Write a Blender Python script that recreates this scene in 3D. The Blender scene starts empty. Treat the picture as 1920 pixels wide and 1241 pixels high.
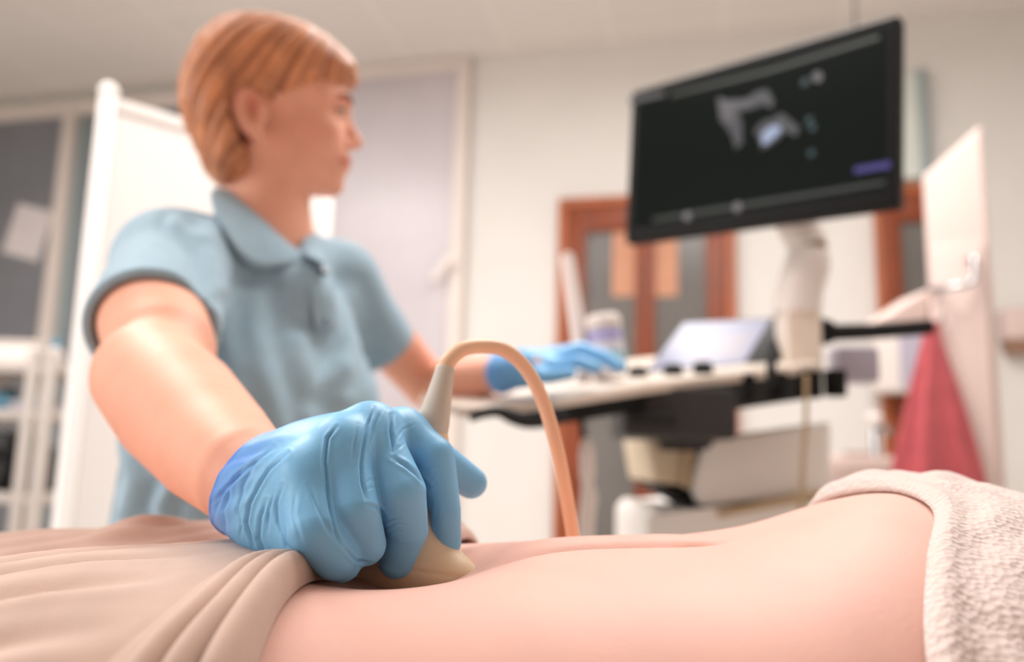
import bpy, bmesh, math, random
import numpy as np
from mathutils import Vector, Matrix

random.seed(7)
rng = np.random.default_rng(7)
SC = bpy.context.scene
COL = SC.collection
R_ = math.radians

# ------------------------------------------------------------------ camera
F = 1540.0                       # focal length in pixels of the 1920 x 1241 frame
CAM = Vector((0, 0, 1.0))
ROT = Matrix.Rotation(R_(99.0), 3, 'X') @ Matrix.Rotation(R_(1.5), 3, 'Z')
cd = bpy.data.cameras.new('camera')
cam = bpy.data.objects.new('camera', cd)
COL.objects.link(cam)
cam.matrix_world = Matrix.Translation(CAM) @ ROT.to_4x4()
cd.sensor_fit = 'HORIZONTAL'
cd.sensor_width = 36.0
cd.lens = F * 36.0 / 1920.0
cd.clip_start = 0.02
cd.dof.use_dof = True
cd.dof.focus_distance = 0.40
cd.dof.aperture_fstop = 3.6
SC.camera = cam

# ------------------------------------------------------------------ world, lamps, exposure
SC.view_settings.view_transform = 'Standard'
SC.view_settings.look = 'None'
SC.view_settings.gamma = 1.0
SC.view_settings.use_curve_mapping = False
SC.view_settings.exposure = 0.46
w = bpy.data.worlds.new('room_daylight')
SC.world = w
w.use_nodes = True
w.node_tree.nodes['Background'].inputs[0].default_value = (1.0, 0.96, 0.94, 1)
w.node_tree.nodes['Background'].inputs[1].default_value = 0.86
SC.cycles.use_denoising = True


def area(name, loc, target, sx, sy, power, color=(1, 1, 1)):
    l = bpy.data.lights.new(name, 'AREA')
    l.shape = 'RECTANGLE'
    l.size, l.size_y = sx, sy
    l.energy = power
    l.color = color
    o = bpy.data.objects.new(name, l)
    COL.objects.link(o)
    o.location = loc
    d = (Vector(target) - Vector(loc))
    o.rotation_euler = d.to_track_quat('-Z', 'Y').to_euler()
    return o


area('ceiling_lamp', (-1.35, 0.75, 3.12), (-1.25, 0.8, 0), 1.3, 1.3, 22, (1, 0.98, 0.96))
area('left_fill', (-2.8, 0.1, 1.7), (-0.1, 0.6, 1.0), 1.6, 1.4, 24, (1, 0.98, 0.97))  # soft fill light added on the left; no window is built there
area('ceiling_lamp', (0.6, 1.9, 3.12), (0.6, 1.95, 0), 1.3, 1.3, 52, (1, 0.98, 0.96))
area('ceiling_lamp', (-1.9, 2.7, 3.12), (-1.6, 2.8, 0), 1.2, 0.6, 40, (1, 0.96, 0.93))


# ------------------------------------------------------------------ pixel helpers
def ray(px, py):
    return ROT @ Vector(((px - 960.0) / F, (620.5 - py) / F, -1.0))


def at(px, py, Y):
    v = ray(px, py)
    return CAM + v * (Y / v.y)


def A(px, py, Y):
    return np.array(at(px, py, Y))


WA = R_(-13.5)
E1 = Vector((math.cos(WA), math.sin(WA), 0))
WN = Vector((math.sin(WA), -math.cos(WA), 0))    # points from the back wall into the room
PW = Vector((0, 4.47, 0))
CEIL = 3.33


def on_wall(px, py, off=0.0):
    v = ray(px, py)
    t = (off - WN.dot(CAM - PW)) / WN.dot(v)
    p = CAM + v * t
    return (p - PW).dot(E1), p.z


def wpt(s, off, z):
    p = PW + E1 * s + WN * off
    return Vector((p.x, p.y, z))


# ------------------------------------------------------------------ materials
def lin(c):
    out = []
    for v in c:
        v /= 255.0
        out.append(v / 12.92 if v <= 0.04045 else ((v + 0.055) / 1.055) ** 2.4)
    return tuple(out)


def mat(name, rgb, rough=0.5, metal=0.0, spec=0.5, var=0.0, vscale=8.0, bump=0.0, bscale=60.0,
        sss=0.0, sheen=0.0, coat=0.0, emit=None, estr=0.0, stretch=None, attr=None, attr_rgb=None,
        trans=0.0, alpha=1.0):
    m = bpy.data.materials.new(name)
    m.use_nodes = True
    nt = m.node_tree
    b = nt.nodes['Principled BSDF']
    c = lin(rgb) + (1,)
    b.inputs['Base Color'].default_value = c
    b.inputs['Roughness'].default_value = rough
    b.inputs['Metallic'].default_value = metal
    b.inputs['Specular IOR Level'].default_value = spec
    b.inputs['Sheen Weight'].default_value = sheen
    b.inputs['Coat Weight'].default_value = coat
    b.inputs['Transmission Weight'].default_value = trans
    b.inputs['Alpha'].default_value = alpha
    if sss:
        b.inputs['Subsurface Weight'].default_value = sss
        b.inputs['Subsurface Radius'].default_value = (1.0, 0.35, 0.18)
        b.inputs['Subsurface Scale'].default_value = 0.008
    tc = nt.nodes.new('ShaderNodeTexCoord')
    src = tc.outputs['Object']
    if stretch:
        mp = nt.nodes.new('ShaderNodeMapping')
        mp.inputs['Scale'].default_value = stretch
        nt.links.new(src, mp.inputs['Vector'])
        src = mp.outputs['Vector']
    col = None
    if var:
        n = nt.nodes.new('ShaderNodeTexNoise')
        n.inputs['Scale'].default_value = vscale
        n.inputs['Detail'].default_value = 4
        nt.links.new(src, n.inputs['Vector'])
        r = nt.nodes.new('ShaderNodeValToRGB')
        r.color_ramp.elements[0].position = 0.3
        r.color_ramp.elements[1].position = 0.7
        r.color_ramp.elements[0].color = tuple(max(0, x * (1 - var)) for x in c[:3]) + (1,)
        r.color_ramp.elements[1].color = tuple(min(1, x * (1 + var)) for x in c[:3]) + (1,)
        nt.links.new(n.outputs['Fac'], r.inputs['Fac'])
        col = r.outputs['Color']
    if attr:
        a = nt.nodes.new('ShaderNodeAttribute')
        a.attribute_name = attr
        mx = nt.nodes.new('ShaderNodeMix')
        mx.data_type = 'RGBA'
        nt.links.new(a.outputs['Fac'], mx.inputs['Factor'])
        if col:
            nt.links.new(col, mx.inputs[6])
        else:
            mx.inputs[6].default_value = c
        mx.inputs[7].default_value = lin(attr_rgb) + (1,)
        col = mx.outputs[2]
    if col:
        nt.links.new(col, b.inputs['Base Color'])
    if bump:
        n2 = nt.nodes.new('ShaderNodeTexNoise')
        n2.inputs['Scale'].default_value = bscale
        n2.inputs['Detail'].default_value = 3
        nt.links.new(src, n2.inputs['Vector'])
        bp = nt.nodes.new('ShaderNodeBump')
        bp.inputs['Strength'].default_value = bump
        bp.inputs['Distance'].default_value = 0.01
        nt.links.new(n2.outputs['Fac'], bp.inputs['Height'])
        nt.links.new(bp.outputs['Normal'], b.inputs['Normal'])
    if emit:
        b.inputs['Emission Color'].default_value = lin(emit) + (1,)
        b.inputs['Emission Strength'].default_value = estr
    return m


M = {}
M['skin'] = mat('skin', (238, 174, 148), 0.55, sss=0.2, var=0.05, vscale=30, bump=0.03, bscale=500, spec=0.3,
                attr='tint', attr_rgb=(196, 96, 78))
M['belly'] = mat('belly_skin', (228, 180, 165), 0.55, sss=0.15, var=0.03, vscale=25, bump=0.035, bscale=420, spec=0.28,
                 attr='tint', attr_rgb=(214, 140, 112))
M['hair'] = mat('hair', (222, 148, 100), 0.48, var=0.3, vscale=26, spec=0.5, attr='strand', attr_rgb=(128, 64, 32), sheen=0.2)
M['shirt'] = mat('blue_pique', (152, 180, 196), 0.85, var=0.05, vscale=60, bump=0.12, bscale=700, spec=0.2, sheen=0.25)
M['glove'] = mat('nitrile', (124, 190, 234), 0.46, bump=0.04, bscale=150, spec=0.45, var=0.05, vscale=22,
                 attr='tint', attr_rgb=(74, 134, 222))
M['beige'] = mat('beige_jersey', (196, 167, 152), 0.9, var=0.05, vscale=40, bump=0.1, bscale=900, spec=0.15, sheen=0.25)
M['trousers'] = mat('grey_cotton', (120, 130, 140), 0.9, var=0.1, bump=0.1, bscale=500)
M['cream'] = mat('cream_plastic', (232, 208, 176), 0.42, spec=0.4)
M['relief'] = mat('grey_rubber', (206, 196, 182), 0.5, spec=0.35)
M['cable'] = mat('beige_cable', (240, 196, 162), 0.45, spec=0.35)
M['wall'] = mat('painted_wall', (226, 222, 217), 0.9, var=0.02, vscale=3, bump=0.05, bscale=120)
M['floor'] = mat('linoleum', (212, 204, 196), 0.5, var=0.12, vscale=14)
M['white'] = mat('white_plastic', (236, 226, 220), 0.4)
M['frame'] = mat('white_frame', (228, 216, 208), 0.5, var=0.03, vscale=5)
M['board'] = mat('white_board', (250, 244, 240), 0.55, var=0.01, vscale=4)
M['wood_panel'] = mat('wood_panel', (172, 142, 122), 0.6, var=0.1, vscale=4, stretch=(6, 6, 0.6))
M['dim_button'] = mat('dim_button', (104, 104, 112), 0.4)
M['trolley_paint'] = mat('trolley_paint', (188, 179, 172), 0.5, var=0.03)
M['steel'] = mat('steel', (190, 190, 192), 0.25, metal=1.0)
M['pane'] = mat('grey_pane', (128, 130, 136), 0.3, var=0.12, vscale=1.6)
M['pane_lilac'] = mat('frosted_pane', (200, 192, 196), 0.35, var=0.08, vscale=1.8)
M['pane_dark'] = mat('dark_pane', (112, 108, 104), 0.25, var=0.15, vscale=2.0)
M['wood'] = mat('stained_wood', (132, 60, 26), 0.42, var=0.3, vscale=6, stretch=(9, 9, 0.8), bump=0.06, bscale=40, spec=0.4)
M['wood_edge'] = mat('wood_edge', (168, 88, 44), 0.45, var=0.2, vscale=6, stretch=(9, 9, 0.8))
M['paper_peach'] = mat('peach_paper', (202, 148, 120), 0.9, var=0.04)
M['paper'] = mat('white_paper', (226, 218, 218), 0.9, var=0.04, vscale=12)
M['black'] = mat('black_plastic', (15, 15, 15), 0.5, var=0.15, vscale=12, spec=0.15)
M['charcoal'] = mat('charcoal_plastic', (44, 44, 45), 0.5, var=0.1, vscale=12)
M['rubber'] = mat('black_rubber', (16, 16, 17), 0.7)
M['machine'] = mat('machine_white', (240, 234, 228), 0.45, var=0.02, vscale=6)
M['machine_cream'] = mat('machine_cream', (216, 198, 170), 0.5, var=0.03, vscale=6)
M['trim_tan'] = mat('tan_trim', (186, 160, 124), 0.5)
M['deck'] = mat('deck_ivory', (240, 226, 212), 0.4)
M['lilac'] = mat('lilac_plastic', (182, 174, 190), 0.45)
M['pinkwhite'] = mat('pale_pink_paint', (216, 194, 186), 0.5, var=0.03, vscale=3)
M['towel'] = mat('red_terry', (188, 82, 88), 0.95, var=0.12, vscale=24, bump=0.3, bscale=300, sheen=0.3)
M['vinyl'] = mat('couch_vinyl', (214, 190, 174), 0.5, var=0.04)
M['orange'] = mat('orange_plastic', (226, 132, 76), 0.5)
M['teal'] = mat('teal_plastic', (70, 140, 170), 0.5)
M['brown'] = mat('brown_plastic', (150, 112, 90), 0.5)
M['green_grey'] = mat('green_grey_paint', (214, 220, 212), 0.5, var=0.03)
M['slate'] = mat('slate_edge', (150, 162, 164), 0.5)
M['eye_white'] = mat('eye_white', (232, 220, 210), 0.25)
M['iris'] = mat('iris', (70, 60, 50), 0.2)
M['brow'] = mat('brow', (120, 70, 44), 0.7)
M['lash'] = mat('lash', (58, 40, 32), 0.7)
M['gel'] = mat('canister', (226, 224, 236), 0.35, var=0.02)
M['blue_print'] = mat('lilac_print', (180, 176, 224), 0.4)
M['aqua_print'] = mat('aqua_print', (168, 206, 222), 0.4)
M['navy'] = mat('navy_button', (40, 54, 70), 0.35)


def ceiling_mat():
    m = mat('ceiling_tiles', (224, 216, 208), 0.95)
    nt = m.node_tree
    b = nt.nodes['Principled BSDF']
    tc = nt.nodes.new('ShaderNodeTexCoord')
    br = nt.nodes.new('ShaderNodeTexBrick')
    br.offset = 0.0
    br.inputs['Scale'].default_value = 1.0
    br.inputs['Brick Width'].default_value = 0.6
    br.inputs['Row Height'].default_value = 0.6
    br.inputs['Mortar Size'].default_value = 0.012
    br.inputs['Color1'].default_value = lin((236, 230, 224)) + (1,)
    br.inputs['Color2'].default_value = lin((233, 227, 221)) + (1,)
    br.inputs['Mortar'].default_value = lin((242, 236, 230)) + (1,)
    nt.links.new(tc.outputs['Object'], br.inputs['Vector'])
    nt.links.new(br.outputs['Color'], b.inputs['Base Color'])
    return m


def waffle_mat():
    m = mat('white_waffle', (224, 204, 196), 0.95, sheen=0.3)
    nt = m.node_tree
    b = nt.nodes['Principled BSDF']
    tc = nt.nodes.new('ShaderNodeTexCoord')
    v = nt.nodes.new('ShaderNodeTexVoronoi')
    v.inputs['Scale'].default_value = 300
    nt.links.new(tc.outputs['Object'], v.inputs['Vector'])
    bp = nt.nodes.new('ShaderNodeBump')
    bp.inputs['Strength'].default_value = 0.35
    bp.inputs['Distance'].default_value = 0.004
    nt.links.new(v.outputs['Distance'], bp.inputs['Height'])
    nt.links.new(bp.outputs['Normal'], b.inputs['Normal'])
    return m


M['ceiling'] = ceiling_mat()
M['waffle'] = waffle_mat()


def screen_mat(name, rgb, s):
    return mat(name, (6, 6, 7), 0.25, emit=rgb, estr=s)


M['scr'] = mat('screen_black', (6, 7, 7), 0.3, emit=(24, 34, 26), estr=0.25, spec=0.05)
M['scr_green'] = screen_mat('screen_green', (34, 44, 36), 0.35)
M['scr_grey'] = screen_mat('screen_grey', (118, 112, 116), 0.45)
M['scr_mid'] = screen_mat('screen_mid', (84, 84, 90), 0.45)
M['scr_bright'] = screen_mat('screen_bright', (176, 190, 220), 0.6)
M['scr_teal'] = screen_mat('screen_teal', (44, 92, 98), 0.3)
M['scr_violet'] = screen_mat('screen_violet', (62, 50, 150), 0.42)
M['scr_lilac'] = mat('touch_lilac', (30, 30, 36), 0.3, emit=(200, 196, 222), estr=0.52)
M['scr_pale'] = mat('touch_pale', (30, 30, 36), 0.3, emit=(222, 206, 216), estr=0.5)


# ------------------------------------------------------------------ objects
def link(name, me, material=None, parent=None, smooth=True):
    o = bpy.data.objects.new(name, me)
    COL.objects.link(o)
    if material:
        me.materials.append(M[material] if isinstance(material, str) else material)
    if smooth:
        for p in me.polygons:
            p.use_smooth = True
    if parent is not None:
        o.parent = parent
        o.matrix_parent_inverse = parent_world(parent).inverted()
    return o


def parent_world(o):
    m = o.matrix_basis.copy()
    if o.parent:
        m = parent_world(o.parent) @ o.matrix_parent_inverse @ m
    return m


def tag(o, label=None, cat=None, group=None, kind=None):
    for k, v in (('label', label), ('category', cat), ('group', group), ('kind', kind)):
        if v:
            o[k] = v
    return o


def empty(name, loc, label=None, cat=None, group=None, kind=None):
    o = bpy.data.objects.new(name, None)
    COL.objects.link(o)
    o.empty_display_size = 0.05
    o.location = loc
    return tag(o, label, cat, group, kind)


def mesh_from(name, verts, faces):
    me = bpy.data.meshes.new(name)
    me.from_pydata([tuple(map(float, v)) for v in verts], [], [tuple(map(int, f)) for f in faces])
    me.update()
    return me


class B:
    """collects solid pieces of one part in world coordinates"""
    def __init__(s):
        s.bm = bmesh.new()

    def box(s, c, size, e1=Vector((1, 0, 0)), e2=Vector((0, 1, 0)), e3=Vector((0, 0, 1)), bev=0.0, seg=2):
        c = Vector(c)
        t = bmesh.new()
        bmesh.ops.create_cube(t, size=1.0)
        for v in t.verts:
            q = Vector((v.co.x * size[0], v.co.y * size[1], v.co.z * size[2]))
            v.co = q
        if bev:
            bmesh.ops.bevel(t, geom=list(t.edges), offset=bev, segments=seg, affect='EDGES', profile=0.6)
        for v in t.verts:
            v.co = c + e1 * v.co.x + e2 * v.co.y + e3 * v.co.z
        s.add(t)
        return s

    def add(s, t):
        me = bpy.data.meshes.new('tmp')
        bmesh.ops.recalc_face_normals(t, faces=list(t.faces))
        t.to_mesh(me)
        s.bm.from_mesh(me)
        bpy.data.meshes.remove(me)
        t.free()

    def wbox(s, s0, s1, o0, o1, z0, z1, bev=0.0):
        return s.box(wpt((s0 + s1) / 2, (o0 + o1) / 2, (z0 + z1) / 2), (abs(s1 - s0), abs(o1 - o0), abs(z1 - z0)), E1, WN, Vector((0, 0, 1)), bev)

    def lathe(s, base, axis, prof, n=32):
        axis = Vector(axis).normalized()
        a = axis.orthogonal().normalized()
        b = axis.cross(a)
        base = Vector(base)
        t = bmesh.new()
        rings = []
        for r, h in prof:
            rings.append([t.verts.new(base + axis * h + (a * math.cos(2 * math.pi * i / n) + b * math.sin(2 * math.pi * i / n)) * max(r, 1e-4)) for i in range(n)])
        for k in range(len(rings) - 1):
            for i in range(n):
                t.faces.new((rings[k][i], rings[k][(i + 1) % n], rings[k + 1][(i + 1) % n], rings[k + 1][i]))
        t.faces.new(rings[0])
        t.faces.new(rings[-1])
        s.add(t)
        return s

    def tube(s, pts, rad, n=14, smooth=True):
        pts = [Vector(p) for p in pts]
        rads = rad if isinstance(rad, (list, tuple)) else [rad] * len(pts)
        if smooth and len(pts) > 2:
            P, Rr = [], []
            m = len(pts)
            for i in range(m - 1):
                p0, p1, p2, p3 = pts[max(i - 1, 0)], pts[i], pts[i + 1], pts[min(i + 2, m - 1)]
                for k in range(10):
                    u = k / 10
                    P.append(0.5 * ((2 * p1) + (p2 - p0) * u + (2 * p0 - 5 * p1 + 4 * p2 - p3) * u * u + (3 * p1 - p0 - 3 * p2 + p3) * u ** 3))
                    Rr.append(rads[i] * (1 - u) + rads[i + 1] * u)
            P.append(pts[-1])
            Rr.append(rads[-1])
            pts, rads = P, Rr
        t = bmesh.new()
        rings = []
        prev = None
        for i, p in enumerate(pts):
            d = (pts[min(i + 1, len(pts) - 1)] - pts[max(i - 1, 0)]).normalized()
            if prev is None:
                a = d.orthogonal().normalized()
            else:
                a = (prev - d * prev.dot(d)).normalized()
            prev = a
            b = d.cross(a)
            rings.append([t.verts.new(p + (a * math.cos(2 * math.pi * k / n) + b * math.sin(2 * math.pi * k / n)) * rads[i]) for k in range(n)])
        for k in range(len(rings) - 1):
            for i in range(n):
                t.faces.new((rings[k][i], rings[k][(i + 1) % n], rings[k + 1][(i + 1) % n], rings[k + 1][i]))
        t.faces.new(rings[0])
        t.faces.new(rings[-1])
        s.add(t)
        return s

    def prism(s, poly, o, e1, e2, e3, h0, h1, bev=0.0, seg=3):
        """polygon in the e1-e2 plane extruded along e3 from h0 to h1"""
        t = bmesh.new()
        lo = [t.verts.new(o + e1 * a + e2 * b + e3 * h0) for a, b in poly]
        hi = [t.verts.new(o + e1 * a + e2 * b + e3 * h1) for a, b in poly]
        n = len(poly)
        t.faces.new(lo)
        t.faces.new(hi)
        for i in range(n):
            t.faces.new((lo[i], lo[(i + 1) % n], hi[(i + 1) % n], hi[i]))
        if bev:
            bmesh.ops.bevel(t, geom=list(t.edges), offset=bev, segments=seg, affect='EDGES', profile=0.6)
        s.add(t)
        return s

    def build(s, name, material, parent=None, smooth=True):
        me = bpy.data.meshes.new(name)
        s.bm.to_mesh(me)
        s.bm.free()
        # keep coordinates in the parent's neighbourhood: origin at the piece's centre
        co = np.array([v.co[:] for v in me.vertices])
        c = Vector((co.max(0) + co.min(0)) / 2)
        me.transform(Matrix.Translation(-c))
        o = bpy.data.objects.new(name, me)
        COL.objects.link(o)
        me.materials.append(M[material] if isinstance(material, str) else material)
        if smooth:
            for p in me.polygons:
                p.use_smooth = True
            try:
                me.set_sharp_from_angle(angle=R_(35))
            except Exception:
                pass
        o.location = c
        if parent is not None:
            o.parent = parent
            o.matrix_parent_inverse = parent_world(parent).inverted()
        return o


# ------------------------------------------------------------------ organic shapes: signed distance fields
def npv(v):
    return np.asarray(v, dtype=np.float32)


def smin(a, b, k):
    h = np.maximum(k - np.abs(a - b), 0) / k
    return np.minimum(a, b) - h * h * k * 0.25


def smax(a, b, k):
    return -smin(-a, -b, k)


def cone(P, a, b, ra, rb):
    a, b = npv(a), npv(b)
    ba = b - a
    t = np.clip(((P - a) @ ba) / float(ba @ ba), 0, 1)
    d = P - a - t[:, None] * ba
    return np.sqrt((d * d).sum(1)) - (ra + (rb - ra) * t)


def chain(P, pts):
    d = None
    for (a, ra), (b, rb) in zip(pts[:-1], pts[1:]):
        c = cone(P, a, b, ra, rb)
        d = c if d is None else np.minimum(d, c)
    return d


def ell(P, c, r, axes=None):
    q = P - npv(c)
    if axes is not None:
        q = q @ npv(axes).T
    r = npv(r)
    k0 = np.sqrt(((q / r) ** 2).sum(1)) + 1e-9
    k1 = np.sqrt(((q / (r * r)) ** 2).sum(1)) + 1e-9
    return k0 * (k0 - 1) / k1


def poly2d(x, z, poly):
    """signed distance to a polygon, negative inside"""
    d = np.full(x.shape, 1e9, np.float32)
    s = np.ones(x.shape, np.float32)
    n = len(poly)
    for i in range(n):
        ax, az = poly[i]
        bx, bz = poly[i - 1]
        ex, ez = bx - ax, bz - az
        wx, wz = x - ax, z - az
        t = np.clip((wx * ex + wz * ez) / (ex * ex + ez * ez), 0, 1)
        d = np.minimum(d, (wx - ex * t) ** 2 + (wz - ez * t) ** 2)
        c1, c2, c3 = z >= az, z < bz, ex * wz > ez * wx
        flip = (c1 & c2 & c3) | (~c1 & ~c2 & ~c3)
        s = np.where(flip, -s, s)
    return s * np.sqrt(d)


def sdf_mesh(fn, lo, hi, h, newton=2):
    lo, hi = npv(lo), npv(hi)
    BK = 8
    nb = np.ceil((hi - lo) / (h * BK)).astype(int)
    n = nb * BK + 1
    vol = np.empty(n, np.float32)
    bi = np.stack(np.meshgrid(*[np.arange(k) for k in nb], indexing='ij'), -1).reshape(-1, 3)
    cen = lo + (bi + 0.5).astype(np.float32) * (BK * h)
    dc = fn(cen)
    act = np.abs(dc) < BK * h * 1.5
    vb = np.repeat(np.repeat(np.repeat(dc.reshape(nb), BK, 0), BK, 1), BK, 2)
    vol[:-1, :-1, :-1] = vb
    vol[-1, :, :] = 1
    vol[:, -1, :] = 1
    vol[:, :, -1] = 1
    off = np.stack(np.meshgrid(*[np.arange(BK + 1)] * 3, indexing='ij'), -1).reshape(-1, 3)
    ab = bi[act]
    CH = 400
    for i in range(0, len(ab), CH):
        g = (ab[i:i + CH, None, :] * BK + off[None]).reshape(-1, 3)
        vol[g[:, 0], g[:, 1], g[:, 2]] = fn(lo + g.astype(np.float32) * h)
    ins = vol < 0
    s = [slice(None, -1), slice(1, None)]
    corners = [(a, b, c) for a in (0, 1) for b in (0, 1) for c in (0, 1)]
    cnt = np.zeros(tuple(np.array(vol.shape) - 1), np.int8)
    for a, b, c in corners:
        cnt += ins[s[a], s[b], s[c]]
    ac = np.argwhere((cnt > 0) & (cnt < 8))
    idx = np.full(cnt.shape, -1, np.int32)
    idx[ac[:, 0], ac[:, 1], ac[:, 2]] = np.arange(len(ac))
    acc = np.zeros((len(ac), 3))
    num = np.zeros(len(ac))
    for ax in range(3):
        for c in corners:
            if c[ax]:
                continue
            e = list(c)
            e[ax] = 1
            v0 = vol[ac[:, 0] + c[0], ac[:, 1] + c[1], ac[:, 2] + c[2]]
            v1 = vol[ac[:, 0] + e[0], ac[:, 1] + e[1], ac[:, 2] + e[2]]
            x = (v0 < 0) != (v1 < 0)
            t = np.where(x, v0 / np.where(x, v0 - v1, 1), 0)
            p = np.tile(np.array(c, float), (len(ac), 1))
            p[:, ax] += t
            acc += p * x[:, None]
            num += x
    V = (lo + (ac + acc / num[:, None]) * h).astype(np.float32)
    faces = []
    for ax in range(3):
        u, v = (ax + 1) % 3, (ax + 2) % 3
        sl0 = [slice(None)] * 3
        sl1 = [slice(None)] * 3
        sl0[ax] = slice(None, -1)
        sl1[ax] = slice(1, None)
        a, b = ins[tuple(sl0)], ins[tuple(sl1)]
        e = np.argwhere(a != b)
        ok = (e[:, u] > 0) & (e[:, v] > 0) & (e[:, u] < cnt.shape[u]) & (e[:, v] < cnt.shape[v])
        e = e[ok]
        def cell(du, dv):
            q = e.copy()
            q[:, u] -= du
            q[:, v] -= dv
            return idx[q[:, 0], q[:, 1], q[:, 2]]
        q = np.stack([cell(1, 1), cell(0, 1), cell(0, 0), cell(1, 0)], 1)
        fl = ~a[e[:, 0], e[:, 1], e[:, 2]]
        q[fl] = q[fl][:, ::-1]
        faces.append(q)
    Fc = np.concatenate(faces)
    Fc = Fc[(Fc >= 0).all(1)]
    for _ in range(newton):
        d = fn(V)
        g = grad(fn, V, h * 0.5)
        step = np.clip(d, -h, h)
        V = V - g * step[:, None]
    return V, Fc


def grad(fn, V, e):
    g = np.empty_like(V)
    for k in range(3):
        o = np.zeros(3, np.float32)
        o[k] = e
        g[:, k] = fn(V + o) - fn(V - o)
    return g / (np.linalg.norm(g, axis=1, keepdims=True) + 1e-12)


def relax(V, Fc, it=1, f=0.5):
    n = len(V)
    a = np.concatenate([Fc[:, 0], Fc[:, 1], Fc[:, 2], Fc[:, 3]])
    b = np.concatenate([Fc[:, 1], Fc[:, 2], Fc[:, 3], Fc[:, 0]])
    i = np.concatenate([a, b])
    j = np.concatenate([b, a])
    deg = np.bincount(i, minlength=n)
    for _ in range(it):
        for fac in (f, -f * 1.03):
            L = np.stack([np.bincount(i, weights=V[j, k], minlength=n) for k in range(3)], 1) / np.maximum(deg, 1)[:, None] - V
            V = V + fac * L
    return V.astype(np.float32)


def np_mesh(name, V, Fc, origin):
    me = bpy.data.meshes.new(name)
    V = np.asarray(V, np.float32) - npv(origin)
    me.vertices.add(len(V))
    me.vertices.foreach_set('co', V.ravel())
    me.loops.add(Fc.size)
    me.loops.foreach_set('vertex_index', Fc.ravel().astype(np.int32))
    me.polygons.add(len(Fc))
    me.polygons.foreach_set('loop_start', np.arange(0, Fc.size, Fc.shape[1], dtype=np.int32))
    me.polygons.foreach_set('loop_total', np.full(len(Fc), Fc.shape[1], np.int32))
    me.update(calc_edges=True)
    me.validate()
    return me


def np_obj(name, V, Fc, material, parent=None, origin=None, attrs=None):
    V = np.asarray(V)
    if origin is None:
        origin = (V.max(0) + V.min(0)) / 2
    me = np_mesh(name, V, Fc, origin)
    for k, a in (attrs or {}).items():
        at_ = me.attributes.new(k, 'FLOAT', 'POINT')
        at_.data.foreach_set('value', np.asarray(a, np.float32))
    o = link(name, me, material)
    o.location = Vector([float(x) for x in origin])
    if parent is not None:
        o.parent = parent
        o.matrix_parent_inverse = parent_world(parent).inverted()
    return o


def proj(V):
    """pixel coordinates of world points"""
    q = (np.asarray(V, float) - np.array(CAM)) @ np.array(ROT)
    return 960 + F * q[:, 0] / -q[:, 2], 620.5 - F * q[:, 1] / -q[:, 2]


def wob(x, freqs, seed):
    r = np.random.default_rng(seed)
    s = 0
    for f in freqs:
        s = s + np.sin(x * f + r.uniform(0, 6.28)) * r.uniform(0.6, 1.0)
    return s / len(freqs)

# ================================================================== THE ROOM
def struct(o):
    o['kind'] = 'structure'
    return o


S0, S1, OFFN = -4.6, 3.3, 6.5
struct(B().wbox(S0, S1, -0.12, 0, 0, CEIL).build('wall_back', 'wall', smooth=False))
struct(B().wbox(S0 - 0.12, S0, -0.12, OFFN, 0, CEIL).build('wall_left', 'wall', smooth=False))
struct(B().wbox(S1, S1 + 0.12, -0.12, OFFN, 0, CEIL).build('wall_right', 'wall', smooth=False))
struct(B().wbox(S0 - 0.12, S1 + 0.12, -0.12, OFFN, -0.1, 0).build('floor', 'floor', smooth=False))
struct(B().wbox(-0.6, S1 + 0.12, OFFN, OFFN + 0.12, 0, CEIL).build('light_block_wall', 'wood_panel', smooth=False))  # unseen half wall, added to cut the light from the right front
ce = B().box((0, 0, 0.05), (S1 - S0 + 0.24, OFFN + 0.12, 0.1)).build('ceiling', 'ceiling', smooth=False)
ce.location = wpt((S0 + S1) / 2, OFFN / 2 - 0.06, CEIL + 0.05)
ce.rotation_euler = (0, 0, WA)
struct(ce)


def frame_rect(b, s0, s1, z0, z1, w, o0, o1):
    """four bars round an opening"""
    b.wbox(s0, s0 + w, o0, o1, z0, z1, 0.004)
    b.wbox(s1 - w, s1, o0, o1, z0, z1, 0.004)
    b.wbox(s0 + w, s1 - w, o0, o1, z1 - w, z1, 0.004)
    b.wbox(s0 + w, s1 - w, o0, o1, z0, z0 + w, 0.004)


# glazed partition on the left of the back wall
sA = on_wall(-260, 205)[0]
sP = on_wall(148, 206)[0]                      # its post
sB = on_wall(350, 195)[0]
zT = on_wall(150, 203)[1]
wl = struct(empty('window_1', wpt((sA + sB) / 2, 0.0, 1.2)))
wl['label'] = 'wide white framed partition window with grey panes'
B().wbox(sA, sB + 0.25, 0.002, 0.025, 0.3, zT - 0.07).build('pane', 'pane', wl, smooth=False)
b = B()
b.wbox(sA - 0.08, sB + 0.32, 0.0, 0.07, zT - 0.07, zT + 0.02, 0.006)
b.wbox(sA - 0.08, sB + 0.32, 0.0, 0.07, 0.22, 0.30, 0.006)
b.wbox(sA - 0.08, sA, 0.0, 0.07, 0.3, zT - 0.07, 0.004)
b.wbox(sB + 0.25, sB + 0.32, 0.0, 0.07, 0.3, zT - 0.07, 0.004)
b.build('window_frame', 'frame', wl)
B().wbox(sP - 0.045, sP + 0.045, 0.0, 0.08, 0.3, zT - 0.07, 0.006).build('mullion', 'frame', wl)
B().wbox(sP + 0.06, sP + 0.13, 0.025, 0.05, 0.3, zT - 0.08, 0.004).build('dark_gasket', 'slate', wl)

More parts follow.
